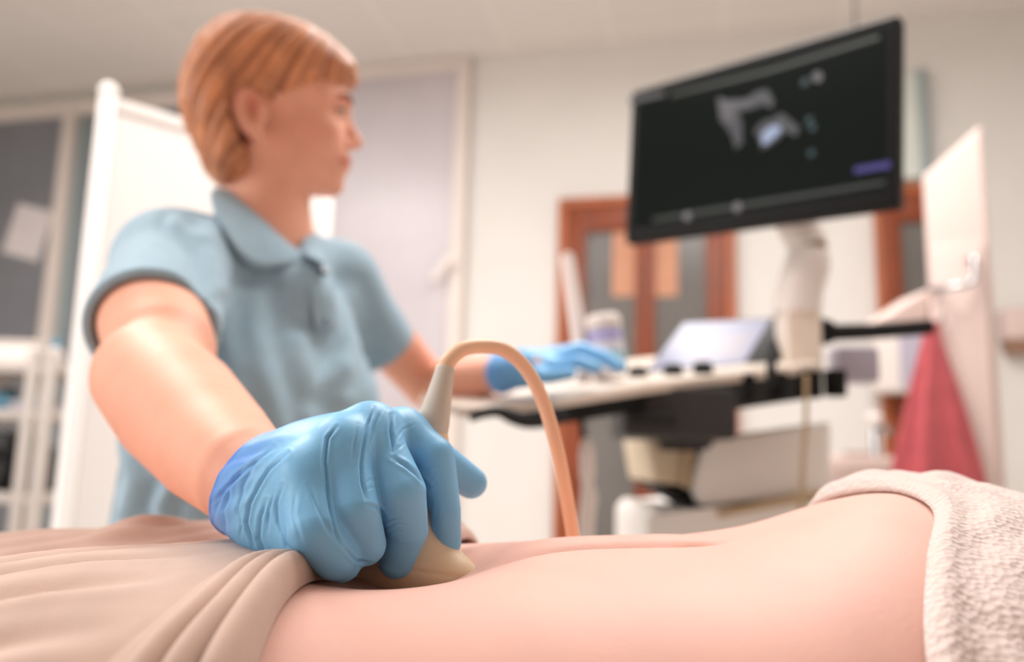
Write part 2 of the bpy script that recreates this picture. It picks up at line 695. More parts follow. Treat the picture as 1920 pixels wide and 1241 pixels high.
# notice taped on the grey pane
s, z = on_wall(52, 435, 0.03)
k = R_(-14)
e_a = E1 * math.cos(k) + Vector((0, 0, 1)) * math.sin(k)
e_b = Vector((0, 0, 1)) * math.cos(k) - E1 * math.sin(k)
tag(B().box(wpt(s, 0.029, z), (0.30, 0.34, 0.003), e_a, e_b, WN).build('paper_notice', 'paper', smooth=False),
    'tilted white paper sheet taped to the grey partition glass', 'notice')

# frosted window behind the woman
sL = on_wall(600, 160)[0]
sR = on_wall(862, 150)[0]
zt = on_wall(862, 138)[1]
wn = struct(empty('window_2', wpt((sL + sR) / 2, 0, 1.2)))
wn['label'] = 'white framed window with pale lilac frosted glass'
B().wbox(sL, sR, 0.002, 0.02, 0.35, zt).build('pane', 'pane_lilac', wn, smooth=False)
b = B()
frame_rect(b, sL - 0.07, sR + 0.075, 0.28, zt + 0.075, 0.075, 0.0, 0.06)
b.build('window_frame', 'frame', wn)
# white lever on the window frame
s, z = on_wall(836, 510, 0.09)
hd = B()
hd.wbox(s - 0.02, s + 0.05, 0.05, 0.075, z + 0.02, z + 0.10, 0.008)
p0, p1 = wpt(s + 0.02, 0.095, z + 0.07), wpt(s - 0.06, 0.12, z - 0.05)
hd.tube([p0, p1], [0.028, 0.02])
hd.build('window_handle', 'white', wn)

# double door of stained wood with dark panes
d0 = on_wall(1050, 380)[0]
d1 = on_wall(1378, 380)[0]
zd = on_wall(1110, 374)[1]
dm = on_wall(1210, 600)[0]
dr = struct(empty('door_1', wpt(dm, 0, 0)))
dr['label'] = 'brown wooden double door with dark glass panes'
b = B()
b.wbox(d0, d0 + 0.05, 0, 0.05, 0, zd, 0.006)
b.wbox(d1 - 0.05, d1, 0, 0.05, 0, zd, 0.006)
b.wbox(d0 + 0.05, d1 - 0.05, 0, 0.05, zd - 0.05, zd, 0.006)
b.build('door_frame', 'wood_edge', dr)


def leaf(x0, x1, wl_, wr_, par, top):
    b = B()
    b.wbox(x0, x0 + wl_, 0.002, 0.042, 0.02, top, 0.005)
    b.wbox(x1 - wr_, x1, 0.002, 0.042, 0.02, top, 0.005)
    b.wbox(x0 + wl_, x1 - wr_, 0.002, 0.042, top - 0.14, top, 0.005)
    b.wbox(x0 + wl_, x1 - wr_, 0.002, 0.042, 0.02, 0.24, 0.005)
    lf = b.build('door_leaf', 'wood', par)
    B().wbox(x0 + wl_, x1 - wr_, 0.004, 0.016, 0.24, top - 0.14).build('glass_pane', 'pane_dark', lf, smooth=False)
    return lf


leaf(d0 + 0.052, dm - 0.002, 0.10, 0.05, dr, zd - 0.052)
leaf(dm + 0.002, d1 - 0.052, 0.05, 0.10, dr, zd - 0.052)
# peach sheets on the panes
for x0, x1, lab in ((1148, 1196, 'peach paper sheet on the left pane of the wooden double door'),
                    (1228, 1270, 'peach paper sheet on the right pane of the wooden double door')):
    a0, zb = on_wall(x0, 556, 0.017)
    a1, ztp = on_wall(x1, 430, 0.017)
    tag(B().wbox(a0, a1, 0.0165, 0.019, zb, ztp).build('paper_sheet', 'paper_peach', smooth=False), lab, 'notice', 'peach sheets on the door panes')

# second door at the right, half hidden by the pale cabinet
e0 = on_wall(1636, 400)[0]
e1_ = on_wall(1812, 400)[0]
ze = on_wall(1660, 352)[1]
dr2 = struct(empty('door_2', wpt(e0 + 0.4, 0, 0)))
dr2['label'] = 'brown wooden door with dark pane behind the pale cabinet'
b = B()
b.wbox(e0, e0 + 0.035, 0, 0.05, 0, ze, 0.005)
b.wbox(e1_ - 0.035, e1_, 0, 0.05, 0, ze, 0.005)
b.wbox(e0 + 0.035, e1_ - 0.035, 0, 0.05, ze - 0.05, ze, 0.005)
b.build('door_frame', 'wood_edge', dr2)
leaf(e0 + 0.037, e1_ - 0.037, 0.08, 0.08, dr2, ze - 0.052)

# narrow green grey wall panel behind the monitor
s0, z0 = on_wall(1690, 342, 0.0)
s1, z1 = on_wall(1735, 145, 0.0)
t = empty('wall_panel', wpt((s0 + s1) / 2, 0.0, (z0 + z1) / 2), 'tall narrow grey green wall fitting beside the black monitor', 'wall panel')
B().wbox(s0 - 0.04, s1 - 0.05, 0.002, 0.06, z0, z1, 0.008).build('panel', 'green_grey', t)
B().wbox(s1 - 0.05, s1 - 0.01, 0.002, 0.075, z0, z1 + 0.02, 0.008).build('edge_strip', 'slate', t)

# white folding screen behind the woman
P0 = at(203, 182, 1.75)
P1 = at(614, 320, 2.13)
zb = 0.12
h0 = P0.z
dirv = Vector((P1.x - P0.x, P1.y - P0.y, 0))
wid = dirv.length
dx = dirv.normalized()
nn = Vector((dx.y, -dx.x, 0))
sc_ = empty('privacy_screen', (P0.x + dirv.x / 2, P0.y + dirv.y / 2, 0), 'white upright privacy screen standing behind the woman', 'screen')
mid = Vector((P0.x, P0.y, 0)) + dx * (wid / 2)
B().box(mid + Vector((0, 0, (zb + h0 - 0.03) / 2)), (wid - 0.04, 0.012, h0 - 0.03 - zb), dx, nn).build('panel', 'board', sc_, smooth=False)
for q, nm in ((0.0, 'post'), (wid, 'post')):
    c = Vector((P0.x, P0.y, 0)) + dx * q
    B().lathe(c, (0, 0, 1), [(0.019, 0.0), (0.019, h0 - 0.005), (0.017, h0)], 20).build('post', 'board', sc_)
    B().lathe(c + Vector((0, 0, h0 - 0.002)), (0, 0, 1), [(0.012, 0), (0.021, 0.006), (0.021, 0.024), (0.01, 0.034)], 20).build('knob', 'board', sc_)
    B().box(c + Vector((0, 0, 0.02)), (0.05, 0.42, 0.03), dx, nn, bev=0.008).build('foot', 'board', sc_)
B().box(mid + Vector((0, 0, h0 - 0.015)), (wid - 0.03, 0.026, 0.028), dx, nn, bev=0.005).build('rail', 'board', sc_)
B().box(mid + Vector((0, 0, zb)), (wid - 0.03, 0.026, 0.028), dx, nn, bev=0.005).build('rail', 'board', sc_)

# instrument trolley at the left edge
Yt = 2.75
def tp(px, py, Y=Yt):
    return at(px, py, Y)
xa, xb = tp(-150, 700).x, tp(112, 700).x
zt_ = tp(60, 690).z
zm = tp(60, 778).z
zl = tp(60, 935).z
tr = empty('trolley', ((xa + xb) / 2, Yt + 0.2, 0), 'white metal instrument trolley with shelves in front of the grey partition', 'trolley')
for zz in (zt_, zm, zl, 0.25):
    B().box(((xa + xb) / 2, Yt + 0.2, zz), (xb - xa, 0.42, 0.035), bev=0.008).build('shelf', 'trolley_paint', tr)
for xx in (xa + 0.02, xb - 0.03, tp(52, 800).x):
    for yy in ((Yt, Yt + 0.4) if xx != tp(52, 800).x else (Yt,)):
        B().box((xx, yy, (zt_ + 0.06) / 2 + 0.02), (0.036, 0.036, zt_ + 0.02), bev=0.006).build('post', 'trolley_paint', tr)
        B().lathe((xx, yy - 0.012, 0.035), (0, 1, 0), [(0.03, 0), (0.034, 0.004), (0.034, 0.02), (0.03, 0.024)], 20).build('caster', 'rubber', tr)
zs = zt_ + 0.0175
c = tp(35, 680, Yt + 0.12)
t = empty('instrument_box', (c.x, c.y, zs), 'low white box on the trolley top by the grey pane', 'box')
B().box((c.x, c.y, zs + 0.035), (0.2, 0.16, 0.07), bev=0.012).build('body', 'white', t)
B().box((c.x, c.y, zs + 0.076), (0.205, 0.165, 0.012), bev=0.004).build('lid', 'frame', t)
c = tp(100, 690, Yt + 0.1)
t = empty('bottle', (c.x, c.y, zs), 'small white bottle with blue cap on the trolley corner', 'bottle')
B().lathe((c.x, c.y, zs), (0, 0, 1), [(0.026, 0), (0.03, 0.004), (0.03, 0.045), (0.013, 0.06), (0.012, 0.068)], 24).build('body', 'white', t)
B().lathe((c.x, c.y, zs + 0.068), (0, 0, 1), [(0.015, 0), (0.015, 0.02), (0.012, 0.024)], 24).build('cap', 'teal', t)
zs = zm + 0.0175
c = tp(12, 745, Yt + 0.1)
t = empty('jar', (c.x, c.y, zs), 'small blue and dark jar on the trolley middle shelf', 'jar')
B().lathe((c.x, c.y, zs), (0, 0, 1), [(0.03, 0), (0.034, 0.005), (0.034, 0.05), (0.03, 0.056)], 24).build('body', 'teal', t)
B().lathe((c.x, c.y, zs + 0.056), (0, 0, 1), [(0.034, 0), (0.034, 0.016), (0.03, 0.02)], 24).build('lid', 'charcoal', t)
c = tp(84, 748, Yt + 0.1)
t = empty('tray', (c.x, c.y, zs), 'grey steel tray on the trolley middle shelf', 'tray')
B().box((c.x, c.y, zs + 0.012), (0.13, 0.2, 0.024), bev=0.008).build('basin', 'lilac', t)
B().box((c.x, c.y, zs + 0.026), (0.15, 0.22, 0.006), bev=0.002).build('rim', 'steel', t)
zs = zl + 0.0175
for px, lab, hgt in ((18, 'dark grey device with hose on the lower trolley shelf', 0.20), (78, 'black power box on the lower trolley shelf by the screen', 0.15)):
    c = tp(px, 860, Yt + 0.16)
    t = empty('suction_pump', (c.x, c.y, zs), lab, 'device')
    B().box((c.x, c.y, zs + hgt / 2), (0.085, 0.2, hgt), bev=0.014).build('housing', 'charcoal', t)
    B().lathe((c.x, c.y - 0.1, zs + hgt * 0.6), (0, -1, 0), [(0.03, 0), (0.03, 0.012), (0.02, 0.018)], 24).build('dial', 'black', t)
    B().tube([(c.x - 0.03, c.y - 0.105, zs + hgt * 0.4), (c.x - 0.045, c.y - 0.13, zs + hgt * 0.7), (c.x - 0.01, c.y - 0.12, zs + hgt * 0.2), (c.x + 0.03, c.y - 0.108, zs + 0.03)], 0.007).build('hose', 'rubber', t)

# pale pink cabinet at the right with a slanted top
Yc = 2.35
CVW = Vector((ray(1800, 600).x, ray(1800, 600).y, 0)).normalized()
CRT = Vector((CVW.y, -CVW.x, 0))
c0 = at(1738, 330, Yc + 0.25)
c1 = at(1836, 252, Yc)
c2 = at(1888, 920, Yc)
cb = empty('tall_cabinet', ((c0.x + c1.x) / 2, Yc + 0.15, 0), 'tall pale pink cabinet with slanted top beside the red towel', 'cabinet')
xl, xr = at(1742, 560, Yc).x, at(1862, 560, Yc).x
z_l, z_r = at(1738, 330, Yc).z, at(1836, 252, Yc).z
b = B()
CW = (xr - xl) * 0.86
b.prism([(0, 0.03), (CW, 0.03), (CW, z_r), (0, z_l)], Vector((xl, Yc, 0)), CRT, Vector((0, 0, 1)), CVW, 0.0, 0.3, 0.012)
b.build('body', 'pinkwhite', cb)
B().box(Vector((xl, Yc, 0.9)) + CRT * (CW / 2) - CVW * 0.009, (CW * 0.8, 0.018, 1.5), CRT, CVW, bev=0.006).build('door', 'pinkwhite', cb)


def yf(x):
    return Yc + (x - xl) * CRT.y / CRT.x


hk = at(1795, 520, Yc - 0.06)
hy = yf(hk.x)
B().tube([(hk.x + 0.03, yf(hk.x + 0.03) - 0.02, hk.z + 0.05), (hk.x + 0.03, hy - 0.07, hk.z + 0.045), (hk.x + 0.018, hy - 0.075, hk.z - 0.02), (hk.x - 0.03, hy - 0.06, hk.z - 0.035), (hk.x - 0.055, yf(hk.x - 0.055) - 0.018, hk.z - 0.03)], 0.009).build('handle', 'steel', cb)
B().box((Vector((xl, Yc, 0.015)) + CRT * 0.03 + CVW * 0.15), (0.04, 0.2, 0.03), bev=0.004).build('plinth', 'frame', cb)
B().box((Vector((xl, Yc, 0.015)) + CRT * (CW - 0.03) + CVW * 0.15), (0.04, 0.2, 0.03), bev=0.004).build('plinth', 'frame', cb)
# slanted arm folded out of the cabinet, to the left
q0, q1, q2, q3 = at(1650, 600, Yc + 0.02), at(1742, 540, Yc + 0.02), at(1742, 606, Yc + 0.02), at(1665, 612, Yc + 0.02)
ex = Vector((1, 0, 0))
ez = Vector((0, 0, 1))
B().prism([(q.x, q.z) for q in (q0, q3, q2, q1)], Vector((0, Yc, 0)), ex, ez, Vector((0, 1, 0)), 0.02, 0.2, 0.006).build('side_flap', 'pinkwhite', cb)
hkp = at(1748, 606, Yc - 0.03)
hp_y = yf(hkp.x + 0.015)
B().tube([(hkp.x + 0.02, hp_y + 0.004, hkp.z + 0.0), (hkp.x + 0.018, hp_y - 0.02, hkp.z + 0.0), (hkp.x + 0.01, hp_y - 0.06, hkp.z + 0.0), (hkp.x + 0.01, hp_y - 0.066, hkp.z + 0.02)], 0.006).build('hook', 'steel', cb)


# towel hanging from that hook: pleated cone of cloth
def towel():
    top = at(1747, 604, hp_y - 0.06)
    Lb, Rb = at(1676, 960, yf(at(1676, 960, Yc).x if at(1676, 960, Yc).x > xl else xl) - 0.06), at(1852, 960, yf(at(1852, 960, Yc).x) - 0.06)
    V, Fc = [], []
    nu, nv = 60, 40
    for j in range(nv + 1):
        v = j / nv
        zz = top.z + (Lb.z - top.z) * v
        w_ = 0.016 + v ** 0.92 * (Rb.x - Lb.x) / 2
        cx = top.x + (((Lb.x + Rb.x) / 2) - top.x) * v
        for i in range(nu):
            a = 2 * math.pi * i / nu
            pl = 1 + 0.16 * min(1, v * 3) * math.sin(6 * a + 0.8 * math.sin(3 * v)) + 0.06 * math.sin(13 * a + 2)
            x = cx + w_ * math.cos(a) * pl
            fy = yf(max(x, xl)) - 0.024
            y = fy - 0.040 + (0.012 + 0.030 * v) * math.sin(a) * pl
            V.append((x, min(y, fy), zz + 0.006 * math.sin(4 * a) * v))
    for j in range(nv):
        for i in range(nu):
            Fc.append((j * nu + i, j * nu + (i + 1) % nu, (j + 1) * nu + (i + 1) % nu, (j + 1) * nu + i))
    n0 = len(V)
    V.append((top.x, yf(top.x) - 0.06, top.z + 0.012))
    V.append((((Lb.x + Rb.x) / 2), yf((Lb.x + Rb.x) / 2) - 0.06, Lb.z))
    for i in range(nu):
        Fc.append((n0, (i + 1) % nu, i))
        Fc.append((n0 + 1, nv * nu + i, nv * nu + (i + 1) % nu))
    V = np.array(V, np.float32)
    o = (V.max(0) + V.min(0)) / 2
    me = mesh_from('towel', V - o, Fc)
    bm = bmesh.new()
    bm.from_mesh(me)
    bmesh.ops.recalc_face_normals(bm, faces=list(bm.faces))
    bm.to_mesh(me)
    bm.free()
    ob = link('towel', me, 'towel')
    ob.location = Vector([float(x) for x in o])
    tag(ob, 'red towel hanging in folds from a hook on the pale cabinet', 'towel')


towel()

# wash basin with tap between the console and the towel
Yb = 2.85
p0, p1 = at(1545, 852, Yb), at(1706, 852, Yb)
sk = empty('wash_basin', ((p0.x + p1.x) / 2, Yb + 0.25, 0), 'pale pink wash basin with tap left of the red towel', 'basin')
zs = p0.z
cxx, wx = (p0.x + p1.x) / 2, (p1.x - p0.x) + 0.06
b = B()
t_ = bmesh.new()
# bowl: rings from rim to bottom, rounded rectangle plan
rings = []
def rr(cx, cy, hx, hy, z, n=40, e=4.0):
    out = []
    for i in range(n):
        a = 2 * math.pi * i / n
        c_, s_ = math.cos(a), math.sin(a)
        out.append((cx + hx * math.copysign(abs(c_) ** (2 / e), c_), cy + hy * math.copysign(abs(s_) ** (2 / e), s_), z))
    return out
cy_ = Yb + 0.24
for hx, hy, z in ((wx / 2 * 0.55, 0.12, zs - 0.2), (wx / 2 * 0.8, 0.19, zs - 0.14), (wx / 2 * 0.97, 0.235, zs - 0.05), (wx / 2, 0.24, zs - 0.012), (wx / 2 * 0.985, 0.235, zs), (wx / 2 * 0.86, 0.19, zs), (wx / 2 * 0.8, 0.17, zs - 0.03), (wx / 2 * 0.6, 0.12, zs - 0.11), (wx / 2 * 0.2, 0.05, zs - 0.125)):
    rings.append([t_.verts.new(q) for q in rr(cxx, cy_, hx, hy, z)])
for k in range(len(rings) - 1):
    for i in range(40):
        t_.faces.new((rings[k][i], rings[k][(i + 1) % 40], rings[k + 1][(i + 1) % 40], rings[k + 1][i]))
t_.faces.new(rings[0])
t_.faces.new(rings[-1])
b.add(t_)
b.build('bowl', 'pinkwhite', sk)
B().lathe((cxx, cy_ + 0.06, 0), (0, 0, 1), [(0.1, 0), (0.08, 0.03), (0.065, 0.3), (0.07, zs - 0.2), (0.08, zs - 0.19)], 32).build('pedestal', 'pinkwhite', sk)
tx = at(1645, 800, Yb + 0.42).x
B().lathe((tx, cy_ + 0.205, zs - 0.002), (0, 0, 1), [(0.024, 0), (0.02, 0.01), (0.017, 0.12), (0.012, 0.13)], 24).build('tap_body', 'steel', sk)
B().tube([(tx, cy_ + 0.2, zs + 0.1), (tx, cy_ + 0.12, zs + 0.12), (tx, cy_ + 0.08, zs + 0.09)], 0.011).build('spout', 'steel', sk)
B().lathe((tx, cy_ + 0.205, zs + 0.128), (0, 0, 1), [(0.012, 0), (0.03, 0.012), (0.034, 0.03), (0.024, 0.048), (0.008, 0.054)], 24).build('tap_handle', 'white', sk)
so = at(1612, 846, Yb + 0.42)
tag(B().box((so.x, cy_ + 0.212, zs + 0.0095), (0.09, 0.045, 0.02), bev=0.006).build('soap_bar', 'brown'), 'brown soap bar on the wash basin rim', 'soap')

# paper towel dispenser and box above the basin, fixed to the wall behind
def wall_thing(name, px0, py0, px1, py1, off, dep, mt, label, cat):
    s0, za = on_wall(px0, py1, off + dep)
    s1, zb_ = on_wall(px1, py0, off + dep)
    t = empty(name, wpt((s0 + s1) / 2, off, za), label, cat)
    return t, s0, s1, za, zb_
t, s0, s1, za, zb_ = wall_thing('towel_dispenser', 1642, 622, 1748, 735, 0.02, 0.16, 'white', 'white paper towel dispenser on the wall under the black arm', 'dispenser')
B().wbox(s0, s1, 0.045, 0.19, za, zb_, 0.02).build('housing', 'white', t)
B().wbox(s0 + (s1 - s0) * 0.42, s1 - 0.01, 0.19, 0.2, za + 0.02, zb_ - 0.02, 0.004).build('front_cover', 'lilac', t)
# right edge: white fixture with brown base
t, s0, s1, za, zb_ = wall_thing('soap_dispenser', 1886, 575, 1945, 660, 0.0, 0.12, 'white', 'white wall dispenser with brown base at right picture edge', 'dispenser')
B().wbox(s0, s1, 0.003, 0.12, za + 0.06, zb_, 0.02).build('housing', 'pinkwhite', t)
B().wbox(s0 + 0.02, s1 - 0.02, 0.003, 0.11, za, za + 0.058, 0.012).build('base', 'brown', t)

# small orange topped hooks high on the wall
for px, py, lab in ((1735, 10, 'small orange topped fitting high on the wall right of the monitor'), (1628, 2, 'small orange topped fitting high on the wall above the monitor')):
    s, z = on_wall(px, py, 0.06)
    t = empty('wall_hook', wpt(s, 0.003, z), lab, 'hook', 'orange hooks high on the wall')
    B().wbox(s - 0.02, s + 0.02, 0.002, 0.015, z - 0.01, z + 0.12, 0.004).build('plate', 'slate', t)
    B().tube([wpt(s, 0.012, z + 0.04), wpt(s, 0.05, z + 0.03), wpt(s, 0.06, z + 0.0)], 0.012).build('arm', 'slate', t)
    B().lathe(wpt(s, 0.06, z - 0.035), (0, 0, 1), [(0.012, 0), (0.024, 0.012), (0.024, 0.04), (0.014, 0.052)], 20).build('knob', 'orange', t)

# ================================================================== ULTRASOUND MACHINE
um = empty('ultrasound_machine', (0.42, 1.62, 0), 'white ultrasound machine with black tilted monitor and control deck', 'ultrasound machine')

# monitor
TL, TR, BL, BR = at(1160, 180, 1.76), at(1672, 30, 1.36), at(1196, 450, 1.74), at(1696, 384, 1.345)
ctr = (TL + TR + BL + BR) / 4
mr = ((TR - TL) + (BR - BL)).normalized()
mu = ((TL - BL) + (TR - BR))
mu = (mu - mr * mu.dot(mr)).normalized()
mn = mr.cross(mu).normalized()                 # towards the viewer
mw = ((TR - TL).length + (BR - BL).length) / 2
mh = ((TL - BL).length + (TR - BR).length) / 2


def mp(u, v, d=0.0):
    return ctr + mr * (u * mw / 2) + mu * (v * mh / 2) + mn * d


def mpx(px, py):
    """point of the screen plane under a pixel -> u, v"""
    v = ray(px, py)
    t = mn.dot(ctr - CAM) / mn.dot(v)
    q = CAM + v * t - ctr
    return q.dot(mr) / (mw / 2), q.dot(mu) / (mh / 2)


mon = B().box(ctr - mn * 0.018, (mw, mh, 0.036), mr, mu, mn, bev=0.008, seg=3).build('monitor', 'black', um)
B().box(ctr - mn * 0.05, (mw * 0.6, mh * 0.62, 0.045), mr, mu, mn, bev=0.015).build('back_housing', 'charcoal', mon)
B().box(mp(0, 0.03, 0.0006), (mw * 0.93, mh * 0.84, 0.0012), mr, mu, mn).build('display', 'scr', mon, smooth=False)


def decal(name, pts, material, d=0.0022, th=0.001):
    uv = [mpx(*p) for p in pts]
    B().prism([(u * mw / 2, v * mh / 2) for u, v in uv], ctr, mr, mu, mn, d - th, d).build(name, material, mon, smooth=False)


decal('title_text', [(1180, 186), (1246, 173), (1246, 180), (1182, 195)], 'scr_grey')
decal('header_bar', [(1258, 176), (1440, 130), (1650, 66), (1650, 74), (1440, 138), (1258, 184)], 'scr_green')
decal('scan_echo', [(1345, 182), (1362, 188), (1400, 186), (1420, 172), (1440, 168), (1452, 190), (1448, 204), (1432, 196), (1412, 204), (1385, 210), (1392, 230), (1393, 270), (1380, 280), (1373, 255), (1362, 238), (1350, 225), (1348, 205)], 'scr_mid')
decal('scan_echo', [(1352, 184), (1364, 190), (1398, 190), (1412, 184), (1405, 200), (1380, 202), (1374, 228), (1364, 232), (1352, 215)], 'scr_grey', 0.0027)
decal('scan_echo', [(1414, 246), (1430, 228), (1450, 222), (1466, 212), (1482, 224), (1500, 240), (1494, 256), (1470, 246), (1464, 258), (1440, 276), (1428, 280), (1424, 262)], 'scr_mid')
decal('scan_echo', [(1430, 252), (1446, 238), (1462, 236), (1466, 244), (1452, 258), (1438, 270), (1430, 270)], 'scr_bright', 0.0027)
for (x, y) in ((1510, 155), (1518, 226), (1524, 240), (1522, 288)):
    decal('scale_mark', [(x - 6, y - 5), (x + 6, y - 8), (x + 6, y + 4), (x - 6, y + 7)], 'scr_teal')
decal('status_icon', [(1526, 138), (1538, 134), (1544, 144), (1538, 154), (1528, 154), (1523, 146)], 'scr_grey')
decal('violet_text', [(1602, 314), (1670, 302), (1671, 315), (1603, 326)], 'scr_violet')
decal('footer_bar', [(1225, 408), (1660, 338), (1660, 346), (1225, 417)], 'scr_green')
for (x, y) in ((1290, 406), (1384, 389)):
    u, v = mpx(x, y)
    B().lathe(mp(u, v, -0.0005), mn, [(0.0095, 0), (0.0095, 0.003), (0.008, 0.0042)], 24).build('button', 'dim_button', mon)

# swan neck: support behind the monitor down to the deck
YP = 1.62
def mpt(px, py, Y=YP):
    return at(px, py, Y)
pc = mpt(1497, 640)
post_r = 0.04
zbot, ztop = mpt(1497, 690).z, mpt(1500, 470).z
B().box(mpt(1497, 640), (0.074, 0.07, 0.16), bev=0.014, seg=3).build('post', 'deck', um)
b = B()
b.tube([mpt(1495, 590), mpt(1498, 545), mpt(1512, 500), mpt(1515, 470)], [0.046, 0.046, 0.045, 0.04], 24)
b.build('swivel_neck', 'white', um)
B().lathe(mpt(1515, 474), (0.1, 0, 1), [(0.032, 0), (0.036, 0.004), (0.036, 0.018), (0.03, 0.022)], 24).build('joint', 'brown', um)
b = B()
bk = ctr - mn * 0.075 + mu * (-0.04)
b.tube([mpt(1515, 462), mpt(1500, 430), bk], [0.04, 0.04, 0.04], 24)
b.build('monitor_arm', 'white', um)

# control deck: frame along the deck, tilted up to the right and towards us
D0 = at(868, 765, 1.20)
D1 = at(1585, 683, 1.52)
dx_ = (D1 - D0).normalized()
dl = (D1 - D0).length
dy_ = Vector((-0.42, 0.9, 0.0))
dy_ = (dy_ - dx_ * dy_.dot(dx_)).normalized()
# lift the far edge so the top shows
tilt = R_(10.5)
up0 = dx_.cross(dy_).normalized()
dyt = (dy_ * math.cos(tilt) + up0 * math.sin(tilt)).normalized()
dn = dx_.cross(dyt).normalized()
if dn.z < 0:
    dn = -dn


def dpt(u, v, hh=0.0):
    return D0 + dx_ * (u * dl) + dyt * v + dn * hh


plan = [(0.0, 0.02), (0.03 * dl, 0.0), (0.20 * dl, 0.0), (0.45 * dl, 0.035), (0.98 * dl, 0.045), (1.0 * dl, 0.06), (1.0 * dl, 0.36), (0.2 * dl, 0.36), (0.0, 0.24)]
B().prism(plan, D0, dx_, dyt, dn, -0.018, 0.0, 0.007).build('control_deck', 'deck', um)
plan2 = [(0.19 * dl, 0.008), (0.45 * dl, 0.05), (0.96 * dl, 0.058), (0.96 * dl, 0.34), (0.2 * dl, 0.34)]
B().prism(plan2, D0, dx_, dyt, dn, -0.046, -0.0185, 0.006).build('under_tray', 'black', um)
plan3 = [(0.60 * dl, 0.03), (0.975 * dl, 0.04), (0.975 * dl, 0.15), (0.60 * dl, 0.15)]
B().prism(plan3, D0, dx_, dyt, dn, -0.066, -0.019, 0.008).build('holder_rail', 'rubber', um)
# black grip at the left end
gb = B()
g = [at(882, 784, 1.205), at(905, 775, 1.2), at(935, 772, 1.2), at(965, 783, 1.205), at(1000, 790, 1.22), at(1060, 780, 1.26)]
gb.tube(g, [0.006, 0.0075, 0.008, 0.011, 0.011, 0.011], 14)
gb.build('grip_handle', 'rubber', um)
# drive box under the deck
p0, p1 = at(1168, 745, 1.42), at(1378, 800, 1.42)
cz = (p0.z + p1.z) / 2
B().box(((p0.x + p1.x) / 2, 1.5, cz - 0.002), (p1.x - p0.x, 0.2, abs(p0.z - p1.z) + 0.04), bev=0.01).build('drive_box', 'charcoal', um)
q0, q1 = at(1176, 772, 1.41), at(1262, 800, 1.41)
B().box(((q0.x + q1.x) / 2, 1.4, (q0.z + q1.z) / 2), (q1.x - q0.x, 0.05, abs(q0.z - q1.z)), bev=0.008).build('latch_block', 'rubber', um)
# probe holders along the near edge on the right
for i, px in enumerate((1395, 1455, 1520, 1566)):
    c = at(px, 735 - (px - 1345) * 0.06, 1.47 + (px - 1345) * 0.0004)
    b = B()
    b.lathe(c - Vector((0, 0, 0.022)), (0, 0, 1), [(0.018, 0), (0.021, 0.004), (0.021, 0.05), (0.016, 0.05), (0.015, 0.012)], 24)
    b.build('probe_holder', 'black', um)
# clip
c = at(1447, 655, 1.45)
B().tube([at(1449, 640, 1.46), at(1447, 668, 1.44), at(1446, 700, 1.43), at(1448, 720, 1.44)], [0.005, 0.008, 0.009, 0.006], 12).build('clip', 'rubber', um)
# touch panel, tilted up at the back of the deck
def plane_panel(name, corners, th, material, par, bev=0.004):
    bl, br, trr, tll = corners
    o = bl
    ux = (br - bl).normalized()
    n = ux.cross((tll - bl)).normalized()
    uy = n.cross(ux)
    pl = [((q - o).dot(ux), (q - o).dot(uy)) for q in (bl, br, trr, tll)]
    return B().prism(pl, o, ux, uy, n, -th, 0, bev).build(name, material, par), (o, ux, uy, n, pl)
cs = [at(1206, 702, 1.50), at(1408, 684, 1.58), at(1466, 578, 1.74), at(1282, 602, 1.68)]
tpn, (o, ux, uy, n, pl) = plane_panel('touch_panel', cs, 0.03, 'charcoal', um)
cc = sum((Vector(p) for p in pl), Vector((0, 0))) / 4
ins = [tuple(cc + (Vector(p) - cc) * 0.9 + Vector((-0.008, 0))) for p in pl]
B().prism(ins, o, ux, uy, n, 0.0002, 0.0012).build('touch_screen', 'scr_lilac', tpn, smooth=False)
i2 = [tuple(cc + (Vector(p) - cc) * 0.5 + Vector((0.0, -0.015))) for p in pl]
B().prism(i2, o, ux, uy, n, 0.0014, 0.002).build('screen_block', 'scr_pale', tpn, smooth=False)
# black side wedge of the touch panel
ws = [at(1408, 684, 1.575), at(1462, 676, 1.6), at(1472, 640, 1.66), at(1466, 580, 1.735)]
b = B()
o_ = ws[0]
u_ = (ws[1] - ws[0]).normalized()
n_ = u_.cross(ws[3] - ws[0]).normalized()
v_ = n_.cross(u_)
b.prism([((q - o_).dot(u_), (q - o_).dot(v_)) for q in ws], o_, u_, v_, n_, -0.02, 0.004, 0.003).build('panel_support', 'charcoal', um)
for px, py in ((1196, 694), (1262, 689), (1318, 685)):
    c = at(px, py, 1.47)
    B().lathe(c - dn * 0.02, dn, [(0.017, 0), (0.019, 0.003), (0.017, 0.022), (0.012, 0.026)], 24).build('knob', 'rubber', um)
for px, py in ((1096, 700), (1128, 696)):
    c = at(px, py, 1.27)
    B().lathe(c - dn * 0.012, dn, [(0.011, 0), (0.012, 0.003), (0.011, 0.014), (0.008, 0.017)], 24).build('trackball', 'white', um)
# black arm reaching right, by the towel
b = B()
b.tube([at(1536, 622, 1.62), at(1560, 622, 1.62)], [0.03, 0.022], 20)
b.tube([at(1555, 624, 1.62), at(1650, 620, 1.66), at(1742, 613, 1.70)], [0.017, 0.016, 0.0165], 20)
b.build('rear_handle', 'black', um)
# lilac pocket behind the deck end
p = at(1600, 685, 1.72)
B().box(p, (0.09, 0.06, 0.075), bev=0.012).build('side_pocket', 'lilac', um)
# hanging lead in front of the housing
pts = [at(1512, 700, 1.47), at(1511, 780, 1.47), at(1506, 860, 1.47), at(1502, 940, 1.475), at(1497, 1040, 1.48)]
B().tube(pts, 0.0042).build('lead', 'trim_tan', um)

